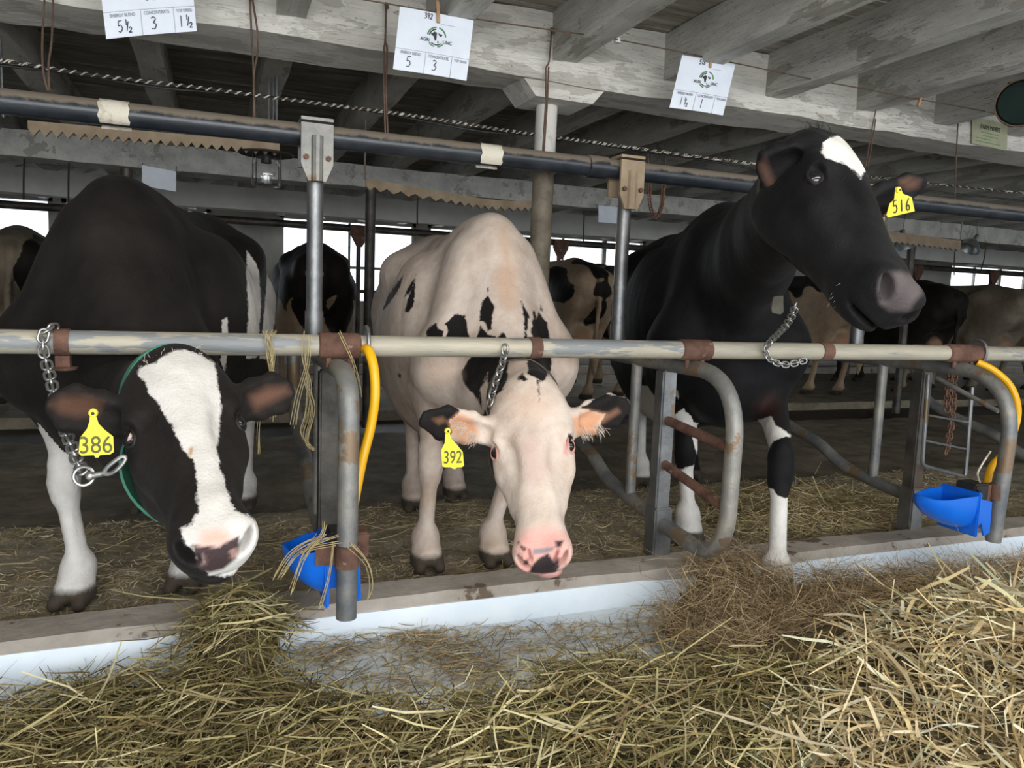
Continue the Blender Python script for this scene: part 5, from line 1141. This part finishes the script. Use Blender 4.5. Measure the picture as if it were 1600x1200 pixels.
for a in (424, 431): q0 = P(a - 4, 236, 3.5); MB().cyl(q0, Vector((q0.x, q0.y, 1.87)), 0.004, 8).build('hanger_rod', M['galv'], t, True)
# metal lamp shades far right
for px, py, lb in ((1412, 372, 'grey metal lamp shade partly hidden by the raised black muzzle'), (1521, 378, 'grey metal lamp shade hanging at the end of the zig-zag strip')):
    c = P(px, py, 5.45); t = empty('lamp_shade', c, lb, 'lamp', 'metal lamp shades over the far stalls')
    ax = (0.55, -0.1, 0.83) if px > 1500 else (-0.45, -0.1, 0.89)
    MB().lathe(c, [(0.02, 0.03), (0.03, 0.02), (0.075, -0.02), (0.105, -0.085), (0.10, -0.085), (0.07, -0.024), (0.02, 0.01)], 24, ax).build('shade', M['shade'], t, True)
    MB().cyl(c + Vector(ax) * 0.02, c + Vector(ax) * 0.08, 0.022, 12).cyl(c + Vector(ax) * 0.07, c + Vector((0, 0, 0.30)), 0.004, 6).build('socket', M['galv'], t, True)
# clear plastic sleeves with sheets at the far beam
for (a, b, cc), Y, lb in ((((222, 258), (275, 268), (222, 290)), 5.44, 'small plastic sleeve with a bright glare stripe hanging at the far left beam'), (((935, 321), (968, 324), (935, 347)), 5.44, 'small grey sheet hanging on the far beam left of the black cow')):
    p0, p1, p2 = P(*a, Y), P(*b, Y), P(*cc, Y); v = [p0, p1, p1 + p2 - p0, p2]
    t = empty('hanging_sheet', p0, lb, 'sheet'); MB().prism(v, 0.004).build('sheet', M['paper'], t)
    for q in (p0, p1): MB().cyl(q, Vector((q.x, 5.505, 1.74)), 0.002, 5).build('string', M['wire'], t)
# chain hanging under the joists
chain([P(1015, 286, 3.3), P(1015, 312, 3.3), P(1020, 336, 3.3), P(1027, 338, 3.3), P(1034, 320, 3.3), P(1037, 290, 3.3)], 0.028, 0.0034, M['rustchain'], 'short rusty chain looped under the joists right of the second post')
hair_wire([P(1015, 287, 3.3), P(1014, 262, 3.3), P(1012, 240, 3.3)], 0.004, M['wire'], 'hook wire from which the short rusty chain hangs'); hair_wire([P(1037, 292, 3.3), P(1039, 262, 3.3), P(1040, 243, 3.3)], 0.004, M['wire'], 'second hook wire at the right end of the short rusty chain')
# insulator, sign, round housing
ic = P(965, 58, 2.47); t = empty('insulator', ic, 'small white ceramic insulator on a joist end above the beam', 'insulator')
MB().lathe(ic, [(0.0, 0.022), (0.012, 0.022), (0.013, 0.006), (0.008, 0.003), (0.008, -0.003), (0.013, -0.006), (0.012, -0.020), (0.0, -0.020)], 18).build('ceramic_spool', M['white'], t, True); MB().cyl(ic + Vector((0, 0, -0.02)), ic + Vector((0, 0, 0.035)), 0.003, 8).build('nail', M['wire'], t, True)
sa, sb, sc_ = P(1519, 182, 2.705), P(1574, 195, 2.705), P(1518, 224, 2.705); t = empty('paper_sign', sa, 'yellowed FARM WHITE paper sign on the beam below the dark round housing', 'sign'); x, y = sb - sa, sc_ - sa
MB().prism([sa, sb, sb + y, sa + y], 0.004).build('sign_sheet', M['sign'], t)
nn = Vector((0, -0.004, 0)); text_obj('sign_word', 'FARM WHITE', M['ink'], t, sa + x * 0.5 + y * 0.30 + nn, x, -y, 0.030, 0.78); mb = MB()
for k, (u0, u1) in enumerate(((0.25, 0.75), (0.3, 0.72), (0.12, 0.5), (0.12, 0.8))): mb.tube([sa + x * u0 + y * (0.5 + 0.12 * k) + nn, sa + x * u1 + y * (0.5 + 0.12 * k) + nn], 0.0016, 4)
mb.build('print_line', M['greenink'], t, True)
fc = P(1596, 160, 2.16); t = empty('round_housing', fc, 'dark green round metal housing under the joists at the right edge', 'housing'); R = 0.088
MB().lathe(fc, [(0.0, 0.0), (R * 0.55, 0.004), (R * 0.9, 0.0), (R, 0.010), (R, 0.05), (0.0, 0.055)], 36, (0.78, 0.62, 0.08)).build('drum', M['fan'], t, True)
MB().lathe(fc, [(R - 0.003, 0.008), (R + 0.003, 0.008), (R + 0.003, 0.016), (R - 0.003, 0.016)], 36, (0.78, 0.62, 0.08)).build('rim', M['rust'], t, True)
MB().bar(fc + Vector((0, 0.05, R)), fc + Vector((0, 0.05, 1.865 - fc.z)), 0.02, 0.02).build('bracket', M['rust'], t)

# far row: top pipe, post clamps and posts before the windows
fpipe = empty('overhead_pipe', (3, 8.6, 1.675), 'far dark pipe running across the windows over the back stalls', 'pipe')
MB().tube([(XL, 8.6, 1.672), (XR, 8.6, 1.672)], 0.04, 14).build('pipe_run', M['darkpost'], fpipe, True)
for px in (250, 560, 873, 1140, 1340, 1432, 1552):
    x = P(px, 400, 8.6).x
    o = MB().cyl((x, 8.6, 0.0), (x, 8.6, 1.66), 0.026, 12).build('far_post', M['darkpost'], fpipe, True)
    MB().prism([(x - 0.10, 8.55, 1.70), (x + 0.10, 8.55, 1.70), (x + 0.10, 8.55, 1.60), (x + 0.03, 8.55, 1.47), (x - 0.03, 8.55, 1.47), (x - 0.10, 8.55, 1.60)], 0.03).build('clamp_plate', M['rust'], o)
MB().tube([(XL, 8.75, 0.98), (XR, 8.75, 0.98)], 0.022, 12).build('far_rail', M['darkpost'], fpipe, True)
for px, y0, y1, wh in ((108, 244, 322, 'over the back of the cow tagged 386'), (38, 240, 312, 'at the far left window'), (493, 276, 360, 'behind the first upper post'), (653, 300, 352, 'left of the cream white withers'), (913, 330, 378, 'right of the round column'), (1540, 372, 424, 'before the right window'), (1492, 392, 430, 'at the left side of the right window')):
    hair_wire([P(px, y0, 5.6), P(px - 1, (y0 + y1) / 2, 5.6), P(px - (8 if px > 1500 else 1), y1, 5.6)], 0.006, M['black'], 'thin dark rod hanging from the far beam ' + wh, 'rod', 'rods hanging from the far beam', 'hanging_rod')

# ------------------------------------------------------------------ tether chains of the near cows
chain([P(88, 512, 2.14), P(72, 515, 2.112), P(66, 535, 2.105), P(72, 565, 2.08), P(80, 595, 2.02), P(88, 628, 1.95), P(100, 668, 1.80), P(112, 695, 1.72), P(122, 722, 1.66), P(130, 737, 1.63)], 0.034, 0.0034, M['chain'], 'steel tether chain from the rail to the snap hook by tag 386')
rc = P(131, 744, 1.62); tag(MB().tube([rc + Vector((0.0175 * math.cos(a), 0.004 * math.sin(a), 0.0175 * math.sin(a))) for a in np.linspace(0, 2 * math.pi, 22, endpoint=False)], 0.0035, 8, closed=True).build('ring', M['chain'], None, True), 'round steel ring at the lower end of the chain by tag 386', 'ring')
sh = empty('snap_hook', P(142, 744, 1.615), 'steel snap hook joining the ring to the green collar', 'snap hook')
MB().cyl(P(140, 744, 1.615), P(160, 740, 1.61), 0.006, 12).ball(P(141, 744, 1.615), 0.0085, 12).build('swivel', M['chain'], sh, True)
MB().tube(catmull([P(160, 740, 1.61), P(172, 740, 1.605), P(185, 732, 1.60), P(196, 718, 1.60), P(192, 713, 1.60), P(180, 720, 1.60), P(168, 730, 1.605), P(162, 738, 1.61)], 5), 0.0042, 8).build('hook', M['chain'], sh, True)
chain([P(790, 541, 2.115), P(787, 560, 2.10), P(779, 585, 2.06), P(770, 612, 2.02), P(765, 632, 2.0)], 0.034, 0.0032, M['chain'], 'steel tether chain from the rail to the collar of the cream white cow')
chain([P(1243, 476, 1.82), P(1238, 492, 1.86), P(1225, 512, 1.94), P(1205, 532, 2.08), P(1196, 545, 2.10), P(1203, 562, 2.10), P(1228, 570, 2.10), P(1258, 563, 2.10)], 0.032, 0.0030, M['chain'], 'steel tether chain looping under the rail from the neck strap of the black cow')
chain([P(1484, 578, 2.30), P(1481, 610, 2.30), P(1480, 642, 2.30)], 0.036, 0.0036, M['rustchain'], 'left of two rusty chains hanging inside the wire frame', 'chain')
chain([P(1492, 578, 2.32), P(1490, 610, 2.32), P(1487, 660, 2.32), P(1478, 708, 2.32)], 0.036, 0.0036, M['rustchain'], 'longer rusty chain hanging inside the wire frame to the floor side', 'chain')
# ================================================================== HAY AND STRAW
def stuff_mat(name, rough=0.75):
    m, nt, b, pos = new_mat(name); a = nt.nodes.new('ShaderNodeAttribute'); a.attribute_name = 'tint'
    n = noise(nt, pos, 60, 3, 0.6); nt.links.new(mixc(nt, mathn(nt, 'MULTIPLY', n, 0.45), a.outputs['Color'], (0.10, 0.075, 0.035)), b.inputs['Base Color']); b.inputs['Roughness'].default_value = rough
    b.inputs['Specular IOR Level'].default_value = 0.3; return m
M['hay'] = stuff_mat('hay_strands')
M['haybed'] = mat('matted_hay', (0.05, 0.038, 0.018), (0.20, 0.155, 0.075), 40.0, 0.95, bmp=1.0, stretch=(1, 2.5, 1), bscale=70)
def gauss(x, y, cx_, cy_, sx, sy): return np.exp(-((x - cx_) / sx) ** 2 - ((y - cy_) / sy) ** 2)
def hay_h(x, y):
    h = -0.035 + 0.055 * gauss(x, y, 0.1, 1.50, 0.9, 0.42) + 0.05 * gauss(x, y, 0.75, 1.45, 0.5, 0.30)
    h = h + 0.15 * gauss(x, y, 0.055, 2.12, 0.13, 0.17) + 0.06 * gauss(x, y, 0.06, 1.95, 0.16, 0.16)
    h = h + 0.10 * gauss(x, y, 1.75, 2.05, 0.55, 0.20) + 0.07 * gauss(x, y, 1.42, 2.12, 0.10, 0.16) + 0.09 * gauss(x, y, 2.6, 1.85, 0.6, 0.22)
    h = h + 0.24 * gauss(x, y, 1.75, 1.15, 0.62, 0.50) + 0.08 * gauss(x, y, 2.3, 1.55, 0.6, 0.3)
    h = h + 0.012 * np.sin(x * 17 + y * 5) * np.cos(y * 21 - x * 4) + 0.008 * np.sin(x * 31 + 1) * np.sin(y * 37 + x * 9)
    return h
ZA = [(-400, 1400), (-400, 1110), (0, 1104), (100, 1080), (200, 1062), (262, 1046), (300, 990), (330, 935), (375, 880), (430, 850), (466, 866), (478, 930), (450, 1000), (440, 1040), (500, 1075), (560, 1102), (650, 1108), (760, 1090), (860, 1050), (950, 1030), (1010, 1030), (1100, 1035), (1250, 1040), (1320, 1060), (1260, 1120), (1230, 1400)]
ZB = [(1015, 985), (1045, 935), (1085, 885), (1135, 850), (1165, 870), (1200, 893), (1260, 905), (1340, 890), (1360, 905), (1400, 893), (1500, 893), (1600, 885), (1800, 880), (1800, 985), (1600, 975), (1400, 990), (1320, 1060), (1250, 1065), (1150, 1030), (1060, 1010)]
ZC = [(1800, 930), (1600, 925), (1500, 938), (1400, 958), (1320, 1000), (1260, 1060), (1225, 1110), (1200, 1180), (1190, 1400), (1800, 1400)]
def zone(x, y, z, poly): return poly_sd(project(np.stack([x, y, z], 1))[:, :2], poly)
def ribbons(name, label, x, y, z, length, width, pal, wts, seed, lift=0.03, pitch=0.25, yaw=None, curv=2.5, hfun=None, parent=None, cat='hay'):
    rg = np.random.RandomState(seed); n = len(x); th = rg.uniform(0, 2 * np.pi, n) if yaw is None else rg.normal(yaw, 0.75, n) + np.pi * rg.randint(0, 2, n)
    L = length * rg.lognormal(0, 0.38, n); kp = rg.normal(0, curv, n); pt = rg.normal(0, pitch, n); wd = width * rg.uniform(0.6, 1.35, n); ns = 5
    sag = rg.normal(0.0, 0.9, n); C = np.zeros((n, ns, 3)); ph = th.copy(); px_, py_ = x - np.cos(th) * L / 2, y - np.sin(th) * L / 2
    l0 = rg.uniform(0, 1, n) ** 1.6 * lift
    for i in range(ns):
        t = i / (ns - 1) - 0.5; hz = hfun(px_, py_) if hfun is not None else z
        C[:, i, 0], C[:, i, 1] = px_, py_; C[:, i, 2] = np.maximum(hz, z - 0.03) * 0.55 + z * 0.45 + l0 + np.tan(np.clip(pt, -0.9, 0.9)) * t * L - sag * (t * 2) ** 2 * 0.01
        ph = ph + kp * L / (ns - 1) * 2; px_ = px_ + np.cos(ph) * L / (ns - 1); py_ = py_ + np.sin(ph) * L / (ns - 1)
    roll = rg.uniform(-1.2, 1.2, n); wv = np.stack([-np.sin(th) * np.cos(roll), np.cos(th) * np.cos(roll), np.sin(roll)], 1)[:, None, :] * wd[:, None, None] / 2
    tp = np.array([0.7, 1, 1, 0.95, 0.45])[None, :, None]; V = np.stack([C - wv * tp, C + wv * tp], 2).reshape(-1, 3)
    b = (np.arange(n) * ns * 2)[:, None] + np.arange(ns - 1)[None, :] * 2; Qd = np.stack([b, b + 1, b + 3, b + 2], -1).reshape(-1, 4)
    pal = np.array(pal); ci = rg.choice(len(pal), n, p=np.array(wts) / sum(wts)); colr = pal[ci] * rg.uniform(0.85, 1.5, (n, 1)) * np.array([1, 1, 1])[None] + rg.normal(0, 0.008, (n, 3))
    colr = np.clip(colr, 0.004, 0.9); cv = np.concatenate([np.repeat(colr, ns * 2, 0), np.ones((n * ns * 2, 1))], 1).astype(np.float32)
    me = bpy.data.meshes.new(name); me.vertices.add(len(V)); me.vertices.foreach_set('co', V.astype(np.float32).ravel()); me.loops.add(Qd.size); me.loops.foreach_set('vertex_index', Qd.astype(np.int32).ravel())
    me.polygons.add(len(Qd)); me.polygons.foreach_set('loop_start', np.arange(0, Qd.size, 4, dtype=np.int32)); me.polygons.foreach_set('loop_total', np.full(len(Qd), 4, np.int32)); me.update(calc_edges=True)
    a = me.attributes.new('tint', 'FLOAT_COLOR', 'POINT'); a.data.foreach_set('color', cv.ravel())
    o = link(name, me, M['hay'], parent, False); o['kind'] = 'stuff'
    if parent is None: tag(o, label, cat)
    return o
def scatter(n, x0, x1, y0, y1, polys, seed, soft=0.0, hf=hay_h):
    rg = np.random.RandomState(seed); x = rg.uniform(x0, x1, n); y = rg.uniform(y0, y1, n); z = hf(x, y); s = np.max([zone(x, y, z, p) for p in polys], 0)
    keep = s > rg.uniform(-soft, 0, n); return x[keep], y[keep], z[keep]
def bed(name, poly, label, inset):
    st = 0.016; X, Y = np.meshgrid(np.arange(-1.0, 3.4, st), np.arange(0.75, 2.32, st)); Zh = hay_h(X, Y); s = zone(X.ravel(), Y.ravel(), Zh.ravel(), poly).reshape(X.shape)
    rg = np.random.RandomState(3); Zh = Zh - 0.010 + rg.uniform(-0.006, 0.006, X.shape); Zh = np.where(s < inset, Zh - 0.02, Zh); idx = np.arange(X.size).reshape(X.shape)
    k = (s[:-1, :-1] > inset) & (s[1:, 1:] > inset) & (s[1:, :-1] > inset) & (s[:-1, 1:] > inset); q = np.stack([idx[:-1, :-1], idx[:-1, 1:], idx[1:, 1:], idx[1:, :-1]], -1)[k]
    V = np.stack([X, Y, Zh], -1).reshape(-1, 3); u, inv = np.unique(q, return_inverse=True); me = bpy.data.meshes.new(name); me.from_pydata(V[u].tolist(), [], inv.reshape(-1, 4).tolist()); me.update()
    o = link(name, me, M['haybed'], None, True); o['kind'] = 'stuff'; return tag(o, label, 'hay')
OLIVE = [(0.15, 0.125, 0.045), (0.30, 0.25, 0.10), (0.46, 0.39, 0.19), (0.07, 0.058, 0.025), (0.62, 0.54, 0.31), (0.23, 0.165, 0.07)]
FINE = [(0.36, 0.255, 0.14), (0.52, 0.40, 0.24), (0.20, 0.135, 0.07), (0.64, 0.52, 0.33)]
PALE = [(0.62, 0.48, 0.25), (0.74, 0.60, 0.36), (0.44, 0.32, 0.15), (0.24, 0.18, 0.09), (0.82, 0.72, 0.50), (0.36, 0.36, 0.22)]
ba = bed('hay_heap', ZA, 'dark olive brown hay heap filling the manger along the bottom', 5)
ribbons('hay_strands', None, *scatter(26000, -1.0, 2.0, 0.85, 2.32, [ZA], 41, 10), 0.105, 0.0030, OLIVE, [3, 4, 3, 2.2, 1.4, 2], 42, 0.032, 0.2, None, 2.6, hay_h, ba)
ribbons('long_strands', None, *scatter(5200, -1.0, 2.0, 0.85, 2.32, [ZA], 43, 10), 0.17, 0.0042, OLIVE, [1, 3, 4, 0.6, 2.4, 2], 44, 0.048, 0.22, 0.3, 2.0, hay_h, ba)
bb = bed('hay_heap', ZB, 'fine brown hay heap spilled over the kerb around the black cow hoof', 5)
ribbons('fine_strands', None, *scatter(26000, 1.1, 3.3, 1.5, 2.34, [ZB], 51, 8), 0.10, 0.0014, FINE, [4, 3, 3, 1], 52, 0.045, 0.35, None, 3.0, hay_h, bb)
bc_ = bed('hay_heap', ZC, 'pale coarse straw heap in the lower right corner', 5)
ribbons('coarse_strands', None, *scatter(15000, 0.8, 3.3, 0.75, 2.2, [ZC], 61, 12), 0.11, 0.0040, PALE, [4, 4, 3, 2, 2, 1], 62, 0.045, 0.3, None, 2.2, hay_h, bc_)
ribbons('broad_strands', None, *scatter(1300, 0.8, 2.6, 0.75, 2.0, [ZC], 63, 8), 0.16, 0.0085, PALE, [4, 4, 1, 0.5, 4, 1], 64, 0.06, 0.3, None, 1.5, hay_h, bc_)
floor_h = lambda x, y: np.full_like(x, -0.047)
ZD = [(500, 985), (620, 985), (700, 992), (960, 972), (1030, 950), (1040, 1010), (900, 1010), (760, 1060), (640, 1075), (520, 1060), (490, 1010)]
ribbons('scattered_straw', 'thin pale straw scattered on the white manger floor', *scatter(3000, 0.1, 1.7, 1.6, 2.12, [ZD], 71, 10, floor_h), 0.075, 0.0022, FINE + PALE, [3, 3, 2, 1, 2, 2, 1, 1, 1, 0.4], 72, 0.012, 0.06, 0.2, 3.0, floor_h, None, 'straw')
ZD2 = [(480, 1000), (560, 985), (640, 985), (720, 1000), (790, 1050), (720, 1075), (620, 1050), (560, 1010)]
ribbons('straw_drift', 'tan drift of matted straw lying on the white manger liner', *scatter(4200, 0.1, 1.2, 1.6, 2.12, [[(470, 995), (540, 990), (640, 985), (700, 1000), (770, 1040), (800, 1060), (740, 1070), (670, 1025), (600, 1008), (560, 1015), (540, 1040), (490, 1040)]], 73, 10, floor_h), 0.085, 0.0020, FINE + PALE, [3, 3, 2, 1, 2, 2, 1, 1, 1, 0.4], 74, 0.035, 0.12, 0.25, 3.0, floor_h, None, 'straw')
plat = lambda x, y: np.full_like(x, 0.003)
def plain(n, x0, x1, y0, y1, seed, f=None, hf=plat):
    rg = np.random.RandomState(seed); x = rg.uniform(x0, x1, n); y = rg.uniform(y0, y1, n)
    if f is not None: k = rg.uniform(0, 1, n) < f(x, y); x, y = x[k], y[k]
    return x, y, hf(x, y)
ribbons('straw_bedding', 'chopped straw bedding spread over the cow platform', *plain(20000, -1.1, 4.2, 2.29, 3.36, 81, lambda x, y: 0.25 + 0.75 * (np.sin(x * 5 + 1) * np.sin(y * 7 + x) > -0.2)), 0.038, 0.0022, [(0.56, 0.46, 0.29), (0.44, 0.35, 0.21), (0.26, 0.20, 0.11), (0.68, 0.58, 0.40)], [3, 3, 1.6, 1.6], 82, 0.010, 0.08, None, 3, plat, None, 'straw')
mnd = lambda x, y: 0.004 + 0.10 * gauss(x, y, 2.62, 2.72, 0.42, 0.26) + 0.05 * gauss(x, y, 2.2, 2.62, 0.25, 0.2)
ribbons('straw_mound', 'low mound of tan straw behind the black cow front leg', *plain(11000, 1.9, 3.3, 2.35, 3.15, 83, lambda x, y: np.clip((mnd(x, y) - 0.012) / 0.05, 0, 1), mnd), 0.11, 0.0026, OLIVE + FINE, [1, 2, 3, 1, 2, 1, 2, 2, 1, 2], 84, 0.03, 0.25, None, 3, mnd, None, 'straw')
tft = lambda x, y: 0.004 + 0.03 * gauss(x, y, 0.0, 2.55, 0.3, 0.2)
ribbons('long_bedding_straw', 'longer yellow straw stems lying among the cow hooves', *plain(1500, -1.0, 4.0, 2.30, 3.3, 85), 0.11, 0.0030, [(0.48, 0.38, 0.20), (0.36, 0.28, 0.14)], [1, 1], 86, 0.015, 0.08, None, 2, plat, None, 'straw')
# wisps of hay hanging over the rail and on the left bowl
def wisp(name, label, paths, w, Y, seed):
    rg = random.Random(seed); mb = MB()
    for pth in paths:
        for k in range(4):
            dx = rg.uniform(-4, 4); dy = rg.uniform(-5, 5); mb.tube(catmull([P(a + dx + rg.uniform(-2, 2), b + dy, Y + rg.uniform(-0.012, 0.01)) for a, b in pth], 4), w * rg.uniform(0.6, 1.2), 4)
    o = mb.build(name, mat('hay_wisp_' + str(seed), (0.30, 0.23, 0.10), (0.50, 0.41, 0.21), 40, 0.8), None, True); o['kind'] = 'stuff'; return tag(o, label, 'hay')
wisp('hay_wisp', 'wisp of hay draped over the rail in front of the right ear of cow 386', [[(422, 518), (416, 532), (420, 560), (427, 600), (425, 655)], [(430, 516), (421, 530), (423, 580), (413, 625), (404, 660), (402, 708)], [(415, 520), (427, 545), (424, 590), (426, 640)]], 0.0011, 2.105, 91)
wisp('hay_wisp', 'hay wisps hanging from the rail beside the rusty clamp sleeve', [[(475, 522), (474, 560), (482, 600), (478, 650), (470, 680), (488, 700)], [(481, 525), (478, 570), (466, 620), (458, 665)], [(530, 520), (548, 560), (556, 590), (562, 618)], [(478, 600), (490, 640), (480, 690), (490, 705)]], 0.0011, 2.10, 92)
wisp('hay_wisp', 'hay caught on top of the straw-covered left water bowl', [[(430, 905), (452, 870), (480, 850), (510, 840)], [(455, 925), (470, 880), (486, 855), (498, 838)], [(470, 860), (500, 845), (528, 835)], [(500, 950), (516, 900), (522, 850)], [(545, 850), (573, 880), (580, 915), (574, 935)], [(440, 900), (470, 862), (530, 848)], [(462, 895), (476, 860), (500, 835), (505, 815)]], 0.0013, 1.90, 93)

# lettering becomes plain mesh parts
dg = bpy.context.evaluated_depsgraph_get()
for o in [o for o in SC.objects if o.type == 'FONT']:
    me = bpy.data.meshes.new_from_object(o.evaluated_get(dg)); n = bpy.data.objects.new('lettering', me); COL.objects.link(n); nm = o.name
    n.parent = o.parent; n.matrix_parent_inverse = o.matrix_parent_inverse.copy(); n.matrix_basis = o.matrix_basis.copy(); bpy.data.objects.remove(o); n.name = nm.split('.')[0]
